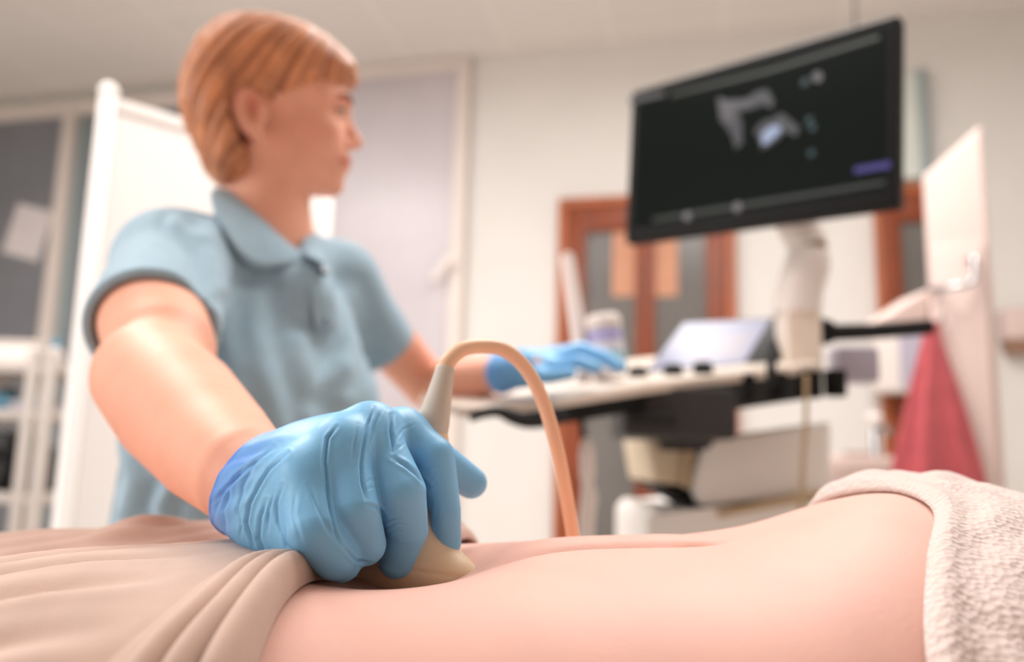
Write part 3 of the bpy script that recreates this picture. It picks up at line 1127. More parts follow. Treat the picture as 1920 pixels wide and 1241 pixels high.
# lower housing and base
YH = 1.55
p0, p1 = at(1318, 815, YH), at(1512, 935, YH)
hb = B()
f0, f1, f2, f3, f4 = at(1300, 905, YH), at(1318, 838, YH), at(1345, 818, YH), at(1560, 790, YH), at(1560, 925, YH)
f5 = at(1320, 950, YH)
hb.prism([(q.x, q.z) for q in (f0, f5, f4, f3, f2, f1)], Vector((0, YH, 0)), Vector((1, 0, 0)), Vector((0, 0, 1)), Vector((0, 1, 0)), 0, 0.4, 0.014, 4)
hb.build('housing', 'machine', um)
g0, g1, g2, g3 = at(1216, 812, YH), at(1300, 806, YH), at(1302, 912, YH), at(1232, 905, YH)
B().prism([(q.x, q.z) for q in (g0, g3, g2, g1)], Vector((0, YH, 0)), Vector((1, 0, 0)), Vector((0, 0, 1)), Vector((0, 1, 0)), 0.03, 0.36, 0.01).build('front_cover', 'machine_cream', um)
B().tube([at(1302, 820, YH + 0.015), at(1292, 860, YH + 0.015), at(1288, 915, YH + 0.015)], 0.008).build('cover_seam', 'trim_tan', um)
k0, k1, k2, k3 = at(1240, 912, YH), at(1560, 880, YH), at(1560, 930, YH), at(1330, 962, YH)
B().prism([(q.x, q.z) for q in (k0, k3, k2, k1)], Vector((0, YH, 0)), Vector((1, 0, 0)), Vector((0, 0, 1)), Vector((0, 1, 0)), 0.06, 0.34).build('vent_recess', 'black', um)
l0, l1 = at(1208, 962, YH), at(1560, 925, YH)
zfl = 0.14
B().prism([(l0.x, zfl), (l1.x, zfl), (l1.x, l1.z), (at(1330, 960, YH).x, at(1330, 962, YH).z), (at(1225, 948, YH).x, at(1225, 950, YH).z), (l0.x, l0.z - 0.01)], Vector((0, YH, 0)), Vector((1, 0, 0)), Vector((0, 0, 1)), Vector((0, 1, 0)), -0.02, 0.42, 0.012).build('base', 'machine', um)
B().tube([at(1345, 963, YH - 0.02), at(1540, 925, YH - 0.02)], 0.008).build('trim_strip', 'trim_tan', um)
lc = Vector((at(1290, 800, YH).x, YH + 0.1, 0))
z0, z1 = at(1290, 815, YH).z - 0.02, at(1290, 790, YH).z + 0.02
B().box((lc.x, 1.6, (z0 + z1) / 2), (0.1, 0.1, z1 - z0 + 0.02), bev=0.01).build('lift_column', 'charcoal', um)
for xx in (l0.x + 0.06, l1.x - 0.06):
    for yy in (YH + 0.04, YH + 0.36):
        B().lathe((xx - 0.02, yy, 0.06), (1, 0, 0), [(0.05, 0), (0.06, 0.006), (0.06, 0.034), (0.05, 0.04)], 24).build('caster', 'rubber', um)
        B().box((xx, yy, 0.128), (0.05, 0.05, 0.03), bev=0.006).build('caster_fork', 'charcoal', um)

hc0 = at(1603, 60, 2.1)
hc = empty('hanging_cable', (hc0.x, hc0.y, CEIL), 'thin grey cable hanging from the ceiling behind the monitor top', 'cable')
B().tube([(hc0.x, hc0.y, CEIL - 0.02), (hc0.x + 0.004, hc0.y, hc0.z + 0.4), (hc0.x, hc0.y, hc0.z - 0.02), (hc0.x - 0.03, hc0.y, hc0.z - 0.16)], 0.0035).build('lead', 'charcoal', hc)
B().lathe((hc0.x, hc0.y, CEIL - 0.03), (0, 0, 1), [(0.02, 0), (0.045, 0.012), (0.045, 0.0295)], 24).build('ceiling_rose', 'frame', hc)

# white probe hanging under the deck
hp = empty('hanging_probe', at(1100, 860, 1.36), 'white scanner probe hanging below the console deck by the door', 'probe')
B().lathe(at(1100, 835, 1.36), at(1102, 905, 1.36) - at(1100, 835, 1.36), [(0.006, -0.012), (0.011, 0.0), (0.013, 0.015), (0.0125, 0.05), (0.009, 0.064)], 24).build('handle', 'white', hp)
B().tube([at(1102, 905, 1.36), at(1104, 935, 1.36), at(1100, 975, 1.36), at(1098, 1050, 1.37)], [0.010, 0.0135, 0.013, 0.0125], 16).build('cable', 'white', hp)
B().tube([at(1098, 835, 1.36), at(1092, 808, 1.37), at(1090, 785, 1.38)], 0.005).build('hanger', 'charcoal', hp)

# things standing on the deck
c = at(1142, 690, 1.42)
t = empty('wipes_canister', c, 'white wipes canister with lilac print on the console deck', 'canister')
ax = at(1130, 600, 1.42) - c
r = 0.031
B().lathe(c, ax, [(r, -0.012), (r, 0.062), (r * 0.99, 0.068)], 36).build('body', 'gel', t)
B().lathe(c, ax, [(r * 1.01, 0.07), (r * 1.03, 0.074), (r * 1.0, 0.088), (r * 0.85, 0.094)], 36).build('lid', 'white', t)
B().lathe(c, ax, [(r + 0.0004, 0.046), (r + 0.0006, 0.048), (r + 0.0006, 0.062), (r + 0.0004, 0.064)], 36).build('label_band', 'blue_print', t)
B().lathe(c, ax, [(r + 0.0004, 0.0), (r + 0.0006, 0.002), (r + 0.0006, 0.026), (r + 0.0004, 0.028)], 36).build('label_band', 'aqua_print', t)
w0, w1 = at(1090, 660, 1.42), at(1064, 482, 1.44)
t = empty('white_wand', w0, 'slim white rod leaning upright behind the gloved left hand', 'rod')
B().tube([w0 + (w0 - w1) * 0.12, w1], [0.0145, 0.0125], 20).build('shaft', 'white', t)
B().lathe(w1, (w1 - w0), [(0.0128, -0.004), (0.0128, 0.003), (0.008, 0.007)], 20).build('cap', 'pinkwhite', t)

# ================================================================== THE SONOGRAPHER
def zz(x, y):                       # coordinates of a close-up of the hand -> picture pixels
    return 320 + x / 2.386, 620 + y / 2.386


def ZA(x, y, Y):
    return A(*zz(x, y), Y)


# joints
SHR, SHL = A(322, 497, 0.94), A(632, 530, 1.20)
ELR, WRR = A(281, 706, 0.69), A(458, 890, 0.478)
ELL_, WRL = A(800, 722, 1.40), A(940, 700, 1.27)
MIDS = (SHR + SHL) / 2
UAX = SHL - SHR
UAX[2] = 0
UAX /= np.linalg.norm(UAX)                       # from her right to her left
FAX = np.array([UAX[1], -UAX[0], 0.0])           # facing direction of the chest
if FAX[0] < 0:
    FAX = -FAX
TAX = np.stack([UAX, FAX, np.array([0, 0, 1.0])])
NECK = A(497, 425, 1.075)


def tor(u, f, z):
    """torso coordinates (her left, forward, up from the shoulder line) -> world"""
    return MIDS + UAX * u + FAX * f + np.array([0, 0, z])


# head frame
HC = A(505, 215, 1.06)
vr = np.array(ray(505, 215))
HF = np.array([vr[1], -vr[0], 0.0])
HF /= np.linalg.norm(HF)
HL = np.cross([0, 0, 1.0], HF)                    # away from the camera
tl = R_(10)
HU = np.array([0, 0, 1.0]) * math.cos(tl) - HL * math.sin(tl)
HL = np.cross(HU, HF)
HAX = np.stack([HF, HL, HU])
PXM = 1.06 / F * 1.03


def hl(x, y, z):
    return HC + (HF * x + HL * y + HU * z) * 0.001


def head_local(P):
    return ((P - npv(HC)) @ npv(HAX).T) * 1000.0


def head_sdf(P):
    q = head_local(P)
    d = ell(q, (-15, 0, 36), (91, 71, 78))
    d = smin(d, ell(q, (42, 0, 30), (62, 60, 62)), 25)
    d = smin(d, ell(q, (46, 0, -28), (58, 55, 62)), 25)
    qs = q.copy()
    qs[:, 1] = np.abs(qs[:, 1])                   # mirror the face
    d = smin(d, chain(qs, [((-8, 48, -52), 17), ((55, 28, -84), 15), ((89, 0, -85), 17)]), 26)
    d = smin(d, ell(qs, (60, 40, -20), (30, 20, 22)), 18)          # cheek
    d = smin(d, ell(q, (86, 0, -52), (25, 27, 22)), 16)            # mouth mound
    d = smin(d, chain(qs, [((97, 0, 30), 11), ((86, 34, 29), 10), ((66, 50, 24), 9)]), 14)
    d = smax(d, -ell(qs, (108, 33, 11), (15, 17, 11)), 12)         # eye socket
    d = smin(d, cone(q, (99, 0, 14), (117, 0, -19), 6.5, 8.5), 10)
    d = smin(d, np.sqrt(((q - npv((118, 0, -22))) ** 2).sum(1)) - 9.0, 6)
    d = smin(d, ell(qs, (105, 11, -27), (10, 7, 7.5)), 5)
    d = smax(d, -ell(qs, (113, 7, -35), (5, 3.5, 4)), 3)           # nostril
    ball = np.sqrt(((qs - npv((83, 31, 8))) ** 2).sum(1)) - 14.2
    d = smin(d, ball, 4)
    d = smax(d, -ell(qs, (98, 32, 8), (12, 12.5, 4.6)), 1.5)
    d = smin(d, chain(qs, [((110, 0, -47), 5.0), ((101, 14, -50), 4.6), ((88, 23, -54), 2.4)]), 4)
    d = smin(d, chain(qs, [((107, 0, -59), 6.0), ((98, 13, -59), 5.2), ((88, 22, -55), 2.4)]), 4)
    d = smax(d, -chain(qs, [((116, 0, -53), 1.3), ((103, 15, -54), 1.3), ((86, 27, -52), 1.6)]), 2.5)
    # ear
    ct, st = math.cos(0.3), math.sin(0.3)
    ax = [(ct, 0, st), (0, 1, 0), (-st, 0, ct)]
    e = ell(qs, (-26, 71, -12), (21, 9, 34), ax)
    e = smax(e, -ell(qs, (-21, 81, -9), (12, 11, 22), ax), 4)
    e = smin(e, np.sqrt(((qs - npv((-14, 68, -42))) ** 2).sum(1)) - 8, 8)
    e = smin(e, ell(qs, (-8, 71, -14), (7, 5, 9)), 6)
    d = smin(d, e, 5)
    return d * 0.001


def body_sdf(P):
    d = np.full(len(P), 0.3, np.float32)
    hm = np.sqrt(((P - npv(HC)) ** 2).sum(1))
    near = hm < 0.21
    d = np.maximum(hm - 0.155, 0.02)
    if near.any():
        d[near] = head_sdf(P[near])
    nk = smin(cone(P, hl(2, 0, -45), NECK + HF * 0.006, 0.053, 0.052), cone(P, NECK, tor(0.0, 0.0, -0.04), 0.048, 0.052), 0.03)
    d = smin(d, nk, 0.018)
    # torso
    t = ell(P, tor(0, 0.0, -0.15), (0.142, 0.090, 0.175), TAX)
    t = smin(t, ell(P, tor(-0.0, -0.03, -0.38), (0.135, 0.10, 0.22), TAX), 0.08)
    t = smin(t, ell(P, tor(0.0, -0.06, -0.58), (0.155, 0.11, 0.17), TAX), 0.08)
    for s in (-1, 1):
        t = smin(t, ell(P, tor(0.07 * s, 0.07, -0.17), (0.055, 0.05, 0.06), TAX), 0.04)
    t = smin(t, cone(P, NECK + np.array([0, 0, -0.04]), SHR, 0.034, 0.045), 0.03)
    t = smin(t, cone(P, NECK + np.array([0, 0, -0.04]), SHL, 0.034, 0.044), 0.03)
    d = smin(d, t, 0.04)
    # her right arm, reaching over the couch
    a = chain(P, [(SHR, 0.053), (A(286, 600, 0.80), 0.0505), (A(304, 655, 0.745), 0.047), (A(296, 700, 0.715), 0.043)])
    f = chain(P, [(ELR, 0.046), (A(335, 765, 0.62), 0.046), (A(400, 835, 0.545), 0.038), (WRR, 0.0290), (ZA(480, 740, 0.455), 0.024), (ZA(700, 640, 0.437), 0.0125)])
    a = smin(a, f, 0.013)
    d = smin(d, a, 0.03)
    # her left arm, to the deck
    a = chain(P, [(SHL, 0.048), (A(705, 610, 1.28), 0.044), (ELL_, 0.039), (A(860, 712, 1.34), 0.037), (WRL, 0.026), (A(1000, 688, 1.25), 0.02)])
    d = smin(d, a, 0.03)
    return d


bl_, bh = np.minimum.reduce([HC - 0.19, tor(-0.2, -0.25, -0.68), ELR - 0.1]), np.maximum.reduce([HC + 0.19, tor(0.2, 0.2, 0), WRL + 0.12])
bl_[1] = min(bl_[1], 0.40)
bl_[2] = tor(0, 0, -0.72)[2]
V, Fc = sdf_mesh(body_sdf, bl_, bh, 0.0026)
V = relax(V, Fc, 1)
q = head_local(V)
qa = np.abs(q[:, 1])
lip = np.clip(1 - np.abs(q[:, 2] + 53) / 11, 0, 1) * (q[:, 0] > 84) * (qa < 25) * np.clip((q[:, 0] - 84) / 8, 0, 1)
brow = np.exp(-((q[:, 2] - (30 - 0.01 * (qa - 28) ** 2)) / 4.5) ** 2) * (qa > 12) * (qa < 50) * (q[:, 0] > 60) * 0.8
lash = np.exp(-((q[:, 2] - 11.5) / 3.4) ** 2) * (qa > 17) * (qa < 48) * (q[:, 0] > 80) * 0.5
lash = np.maximum(lash, 0.9 * np.exp(-((q[:, 2] + 53) / 2.2) ** 2) * (qa < 30) * (q[:, 0] > 78))
cheek = np.exp(-(((q[:, 0] - 60) / 26) ** 2 + ((q[:, 2] + 24) / 22) ** 2)) * 0.18
ear_shade = np.exp(-(((q[:, 0] + 21) / 10) ** 2 + ((q[:, 2] + 8) / 20) ** 2)) * (qa > 60) * 0.6  # shade of the ear's hollow put into the skin tint
tint = np.clip(np.maximum.reduce([lip * 0.8, brow, lash, cheek, ear_shade]), 0, 1) * (np.linalg.norm(q, axis=1) < 190)
person = np_obj('person', V, Fc, 'skin', origin=np.array([*tor(0, -0.05, 0)[:2], 0.0]), attrs={'tint': tint})
tag(person, 'woman with short blonde hair in blue polo shirt scanning the patient, facing the monitor', 'person')

# eyes
for s in (-1, 1):
    c = hl(83, 31 * s, 8)
    ax = Vector([float(x) for x in HF])
    prof = [(0.0128 * math.sin(math.pi * i / 14), -0.0128 * math.cos(math.pi * i / 14)) for i in range(15)]
    e = B().lathe(c, ax, prof, 24).build('eye', 'eye_white', person)
    B().lathe(Vector([float(x) for x in c]) + ax * 0.0118, ax, [(0.0058, 0), (0.0054, 0.0008), (0.0015, 0.0016)], 20).build('iris', 'iris', e)



def on_head(y, z, off):
    xs_ = np.linspace(150, 30, 600)
    P = np.array([hl(x, y, z) for x in xs_], np.float32)
    k = int(np.argmax(head_sdf(P) < 0))
    return P[k] + grad(head_sdf, P[k:k + 1], 0.001)[0] * off


for s in (-1, 1):
    B().tube([on_head(y * s, z, 0.0004) for y, z in ((13, 28), (22, 32), (32, 34), (41, 32.5), (48, 28))], [0.0018, 0.0026, 0.0026, 0.0022, 0.001], 12).build('eyebrow', 'brow', person)
    B().tube([on_head(y * s, z, 0.0006) for y, z in ((18, 9), (24, 13.2), (32, 14.5), (39, 13), (46, 9))], [0.0008, 0.0015, 0.0017, 0.0017, 0.001], 12).build('eyelashes', 'lash', person)

# hair
def hpx(lst):
    return [((x - 505) * PXM * 1000, (215 - y) * PXM * 1000) for x, y in lst]


OUT = hpx([(668, 130), (662, 100), (640, 78), (606, 60), (560, 47), (500, 41), (440, 47), (400, 68), (370, 103), (350, 150), (343, 190), (346, 228), (360, 264), (380, 302), (400, 342), (425, 362), (470, 356), (500, 300), (530, 210), (668, 138)])
CUT = hpx([(690, 128), (664, 133), (640, 144), (610, 158), (575, 176), (535, 187), (514, 200), (500, 184), (470, 172), (446, 176), (433, 198), (438, 226), (455, 262), (474, 288), (478, 322), (462, 350), (462, 470), (820, 470), (820, 110)])


def hair_sdf(P):
    q = head_local(P)
    x, y, z = q[:, 0], q[:, 1], q[:, 2]
    zp = z * 0.975 + np.abs(y) * 0.21
    ey = ell(q, (-4, 0, 10), (150, 88, 150))
    # narrower towards the nape and towards the fringe
    wid = 86 - 14 * np.clip((-20 - z) / 90, 0, 1) - 30 * np.clip((x - 25) / 85, 0, 1) ** 1.4
    ey = np.abs(y) - wid
    o = smax(poly2d(x, z, OUT), ey, 62)
    d = smax(o, -poly2d(x, zp, CUT), 7)
    return d * 0.001


hl0 = HC - np.array([0.17, 0.17, 0.16])
hl1 = HC + np.array([0.19, 0.17, 0.16])
V, Fc = sdf_mesh(hair_sdf, hl0, hl1, 0.0022)
V = relax(V, Fc, 2)
q = head_local(V)
g = grad(hair_sdf, V, 0.001)
part = np.array([70, 15, 128.0])
dxy = q - part
cr_, sr_ = math.cos(0.5), math.sin(0.5)
xq = (q[:, 0] + 5) * cr_ - (q[:, 2] - 8) * sr_
zq = (q[:, 0] + 5) * sr_ + (q[:, 2] - 8) * cr_
azi = xq / np.sqrt(np.clip(1 - (zq / 138) ** 2, 0.06, 1)) + 0.25 * np.abs(q[:, 1])
rad = np.linalg.norm(dxy, axis=1)
st = 0.6 * wob(azi + 2.5 * np.sin(rad * 0.03), (0.16, 0.29, 0.43), 3) + 0.4 * wob(azi, (0.7, 1.0, 1.37), 5)
V = V + g * (st * 0.0036 * np.clip(rad / 60, 0.2, 1))[:, None].astype(np.float32)
np_obj('hair', V, Fc, 'hair', person, attrs={'strand': np.clip(0.38 - 0.85 * st, 0, 1)})

# polo shirt
CH2 = A(283, 596, 0.805)
HEMR = A(284, 618, 0.785)
ARMR = HEMR - SHR
ARMR /= np.linalg.norm(ARMR)
HEML = A(716, 655, 1.285)
ARML = HEML - SHL
ARML /= np.linalg.norm(ARML)
VB = A(568, 480, 1.0)


def shirt_sdf(P):
    t = ell(P, tor(0, 0.0, -0.145), (0.163, 0.112, 0.185), TAX)
    t = smin(t, ell(P, tor(-0.01, -0.015, -0.40), (0.158, 0.122, 0.25), TAX), 0.09)
    t = smin(t, ell(P, tor(-0.01, -0.05, -0.62), (0.178, 0.135, 0.2), TAX), 0.09)
    for s in (-1, 1):
        t = smin(t, ell(P, tor(0.07 * s, 0.075, -0.18), (0.062, 0.052, 0.07), TAX), 0.06)
    nb = NECK + np.array([0, 0, -0.03])
    t = smin(t, cone(P, nb, SHR, 0.045, 0.058), 0.05)
    t = smin(t, cone(P, nb, SHL, 0.045, 0.054), 0.05)
    t = smin(t, cone(P, NECK + np.array([0, 0, -0.07]), VB + np.array([0, 0, -0.04]) + 0.02 * np.array([0, 1.0, 0]), 0.05, 0.03), 0.05)
    # sleeves
    sr = chain(P, [(SHR, 0.0595), (HEMR + ARMR * 0.05, 0.063)])
    sr = smax(sr, ((P - npv(HEMR)) @ npv(ARMR)), 0.006)
    t = smin(t, sr, 0.035)
    sl = chain(P, [(SHL, 0.058), (HEML + ARML * 0.05, 0.058)])
    sl = smax(sl, ((P - npv(HEML)) @ npv(ARML)), 0.006)
    t = smin(t, sl, 0.035)
    # hollow the sleeves
    cr = chain(P, [(HEMR - ARMR * 0.07, 0.05), (HEMR + ARMR * 0.06, 0.0548)])
    t = smax(t, -cr, 0.003)
    cl = chain(P, [(HEML - ARML * 0.06, 0.04), (HEML + ARML * 0.06, 0.053)])
    t = smax(t, -cl, 0.003)
    # neck opening and the V below it
    nc = cone(P, NECK + np.array([0, 0, 0.12]), NECK + np.array([0, 0, -0.03]), 0.062, 0.058)
    vv = cone(P, NECK + np.array([0.02, -0.02, -0.0]), VB + np.array([0, 0, 0.006]), 0.03, 0.006)
    t = smax(t, -smin(nc, vv, 0.02), 0.006)
    return t


sl_ = np.minimum(tor(-0.28, -0.25, -0.80), HEMR - 0.11)
sh_ = np.maximum(tor(0.28, 0.25, 0.1), HEML + 0.10)
V, Fc = sdf_mesh(shirt_sdf, sl_, sh_, 0.003)
V = relax(V, Fc, 1)
g = grad(shirt_sdf, V, 0.0015)
X, Y = proj(V)


def seg_dist(X, Y, poly):
    d = np.full(X.shape, 1e9)
    for (ax, ay), (bx, by) in zip(poly[:-1], poly[1:]):
        ex, ey = bx - ax, by - ay
        t = np.clip(((X - ax) * ex + (Y - ay) * ey) / (ex * ex + ey * ey), 0, 1)
        d = np.minimum(d, np.hypot(X - ax - t * ex, Y - ay - t * ey))
    return d


folds = [([(395, 440), (420, 520), (425, 640), (450, 760)], 22, 0.006), ([(470, 560), (480, 680), (520, 800)], 22, 0.005),
         ([(330, 420), (385, 455), (410, 540)], 13, 0.004), ([(650, 560), (665, 640), (640, 740)], 20, 0.005),
         ([(560, 640), (590, 720), (640, 690)], 18, 0.004), ([(230, 820), (250, 900), (235, 960)], 16, 0.006),
         ([(330, 900), (300, 950), (310, 980)], 14, 0.005)]
dsp = np.zeros(len(V))
facing = ((V - npv(CAM)) * g).sum(1) < 0
for pl, wd, am in folds:
    dd = seg_dist(X, Y, pl)
    dsp += am * (np.exp(-(dd / wd) ** 2) - 0.7 * np.exp(-((dd - 2 * wd) / wd) ** 2))
V = V + g * (dsp * facing)[:, None].astype(np.float32)
shirt = np_obj('polo_shirt', V, Fc, 'shirt', person)


# collar: folded strips of cloth, inner edge on the neck
def strip(name, rows, material, par, th, sub=2):
    nu = len(rows[0])
    V = [tuple(p) for r in rows for p in r]
    Fc = [(j * nu + i, j * nu + i + 1, (j + 1) * nu + i + 1, (j + 1) * nu + i) for j in range(len(rows) - 1) for i in range(nu - 1)]
    V = np.array(V)
    o = V.mean(0)
    me = mesh_from(name, V - o, Fc)
    ob = link(name, me, material)
    ob.location = Vector([float(x) for x in o])
    m = ob.modifiers.new('subdivide', 'SUBSURF')
    m.levels = m.render_levels = sub
    m = ob.modifiers.new('thickness', 'SOLIDIFY')
    m.thickness = th
    m.offset = 0
    ob.parent = par
    ob.matrix_parent_inverse = parent_world(par).inverted()
    return ob


def on_sdf(fn, px, py, y0, y1):
    ys = np.linspace(y0, y1, 400)
    P = np.array([A(px, py, y) for y in ys], np.float32)
    d = fn(P)
    k = np.argmax(d < 0) if (d < 0).any() else np.argmin(d)
    return P[k], grad(fn, P[k:k + 1], 0.003)[0]


def onto(fn, px, py, off):
    p, n = on_sdf(fn, px, py, 0.6, 1.5)
    return p + n * off


ip = [(424, 352), (440, 366), (468, 392), (500, 424), (532, 454), (564, 482)]
op = [(392, 392), (408, 432), (436, 482), (480, 514), (540, 502), (600, 496)]
inner = [onto(body_sdf, x, y, 0.004) for x, y in ip]
roll_ = [onto(body_sdf, x - 2, y + 5, 0.011) for x, y in ip]
outer = [onto(shirt_sdf, x, y, 0.007) for x, y in op]
midr = [(a * 0.5 + b * 0.5) + np.array([-0.002, -0.008, 0.006]) for a, b in zip(roll_, outer)]
strip('collar', [inner, roll_, midr, outer], 'shirt', shirt, 0.003)
inner = [A(566, 480, 1.0), A(574, 462, 1.04), A(580, 440, 1.1)]
outer = [A(604, 496, 0.985), A(612, 490, 1.03), A(606, 470, 1.1)]
strip('collar', [inner, [(a + b) / 2 + np.array([0, -0.006, 0.003]) for a, b in zip(inner, outer)], outer], 'shirt', shirt, 0.003)


rows = []
for px, py in ((590, 500), (598, 540), (604, 580), (608, 622)):
    r_ = []
    for k in (-22, -8, 8, 22):
        p, n = on_sdf(shirt_sdf, px + k, py, 0.7, 1.4)
        r_.append(p + n * 0.0035)
    rows.append(r_)
strip('placket', rows, 'shirt', shirt, 0.003, 2)
for px, py, m_ in ((599, 515, 'navy'), (606, 602, 'shirt')):
    p, n = on_sdf(shirt_sdf, px, py, 0.7, 1.4)
    B().lathe(p + n * 0.005, n, [(0.0062, 0), (0.0066, 0.001), (0.0064, 0.005), (0.0055, 0.0065)], 20).build('button', m_, shirt)

# trousers and shoes, mostly behind the couch
HIPC = tor(0, -0.05, -0.62)


def trousers_sdf(P):
    hz = HIPC[2]
    t = ell(P, HIPC, (0.165, 0.125, 0.16), TAX)
    for s in (-1, 1):
        hip = HIPC + UAX * 0.085 * s
        kn = hip + FAX * 0.02
        an = hip + FAX * 0.0
        kn = np.array([kn[0], kn[1], hz * 0.52])
        an = np.array([an[0], an[1], 0.07])
        t = smin(t, chain(P, [(hip - np.array([0, 0, 0.05]), 0.085), (kn, 0.066), (an, 0.055)]), 0.03)
    return smax(t, 0.05 - P[:, 2], 0.01)


V, Fc = sdf_mesh(trousers_sdf, np.array([*(HIPC[:2] - 0.26), 0.03]), HIPC + np.array([0.26, 0.26, 0.2]), 0.007)
np_obj('trousers', V, Fc, 'trousers', person)
for s in (-1, 1):
    c = HIPC + UAX * 0.085 * s + FAX * 0.05
    def shoe(P):
        d = ell(P, (c[0], c[1], 0.045), (0.046, 0.125, 0.05), TAX)
        return smax(d, 0.0 - P[:, 2] + 0.002, 0.006)
    V, Fc = sdf_mesh(shoe, np.array([c[0] - 0.15, c[1] - 0.15, -0.01]), np.array([c[0] + 0.15, c[1] + 0.15, 0.11]), 0.006)
    np_obj('shoe', V, Fc, 'white', person)

# ---------------------------------------------------------------- right glove
gw = ZA(430, 715, 0.466)
MC = {'i': ZA(1035, 465, 0.455), 'm': ZA(892, 448, 0.435), 'r': ZA(765, 520, 0.418), 'p': ZA(625, 650, 0.410)}
FING = [
    [(MC['i'], 0.0128), (ZA(1178, 565, 0.447), 0.0112), (ZA(1228, 800, 0.445), 0.0083), (ZA(1234, 945, 0.449), 0.0079)],
    [(MC['m'], 0.0138), (ZA(1022, 725, 0.420), 0.0136), (ZA(1056, 890, 0.427), 0.0110), (ZA(1010, 1028, 0.434), 0.0091)],
    [(MC['r'], 0.0135), (ZA(818, 800, 0.404), 0.0124), (ZA(868, 955, 0.410), 0.0104)],
    [(MC['p'], 0.0135), (ZA(640, 890, 0.393), 0.0122), (ZA(735, 1010, 0.399), 0.0110), (ZA(765, 1035, 0.405), 0.0095)],
]
THUMB = [(ZA(900, 720, 0.475), 0.016), (ZA(1215, 590, 0.492), 0.0112), (ZA(1345, 680, 0.500), 0.0094)]
CUFA = ZA(345, 695, 0.468)
CUFD = ELR - WRR
CUFD = CUFD / np.linalg.norm(CUFD)
RT, RB, RN = ZA(560, 482, 0.475), ZA(185, 905, 0.468), ZA(150, 690, 0.440)       # three points of the cuff's rim
RC = (RT + RB) / 2
CUTN = np.cross(RT - RC, RN - RC)
CUTN /= np.linalg.norm(CUTN)
if CUTN @ CUFD < 0:
    CUTN = -CUTN


def glove_sdf(P):
    d = None
    palm = [(gw, 0.0275), (ZA(560, 700, 0.447), 0.026)]
    d = chain(P, palm)
    for k, r in (('i', 0.0145), ('m', 0.0145), ('r', 0.0155), ('p', 0.016)):
        d = smin(d, cone(P, ZA(520, 700, 0.450), MC[k], 0.023, r), 0.014)
    d = smin(d, cone(P, ZA(480, 830, 0.445), ZA(640, 900, 0.415), 0.021, 0.0175), 0.016)      # edge of the hand
    d = smin(d, cone(P, ZA(700, 640, 0.445), ZA(900, 700, 0.46), 0.022, 0.02), 0.02)
    d = smin(d, ell(P, ZA(905, 815, 0.452), (0.02, 0.014, 0.024)), 0.008)
    th = chain(P, THUMB)
    d = smin(d, th, 0.01)
    fs = [chain(P, f) for f in FING]
    fg = fs[0]
    for f in fs[1:]:
        fg = smin(fg, f, 0.0028)
    d = smin(d, fg, 0.0065)
    # cuff: flared tube cut square to the forearm and hollow
    c0 = gw
    c1 = RC + CUFD * 0.035
    cu = cone(P, c0, c1, 0.0278, 0.0395)
    d = smin(d, cu, 0.012)
    cut = (P - npv(RC)) @ npv(CUTN)
    d = smax(d, cut, 0.001)
    inn = cone(P, c0 - CUFD * 0.0, c1, 0.0258, 0.0378)
    ring = np.sqrt(cu * cu + cut * cut) - 0.0013
    d = smax(d, -smax(inn, -(P - npv(gw)) @ npv(CUFD) + 0.006, 0.002), 0.0008)
    return smin(d, ring, 0.0012)


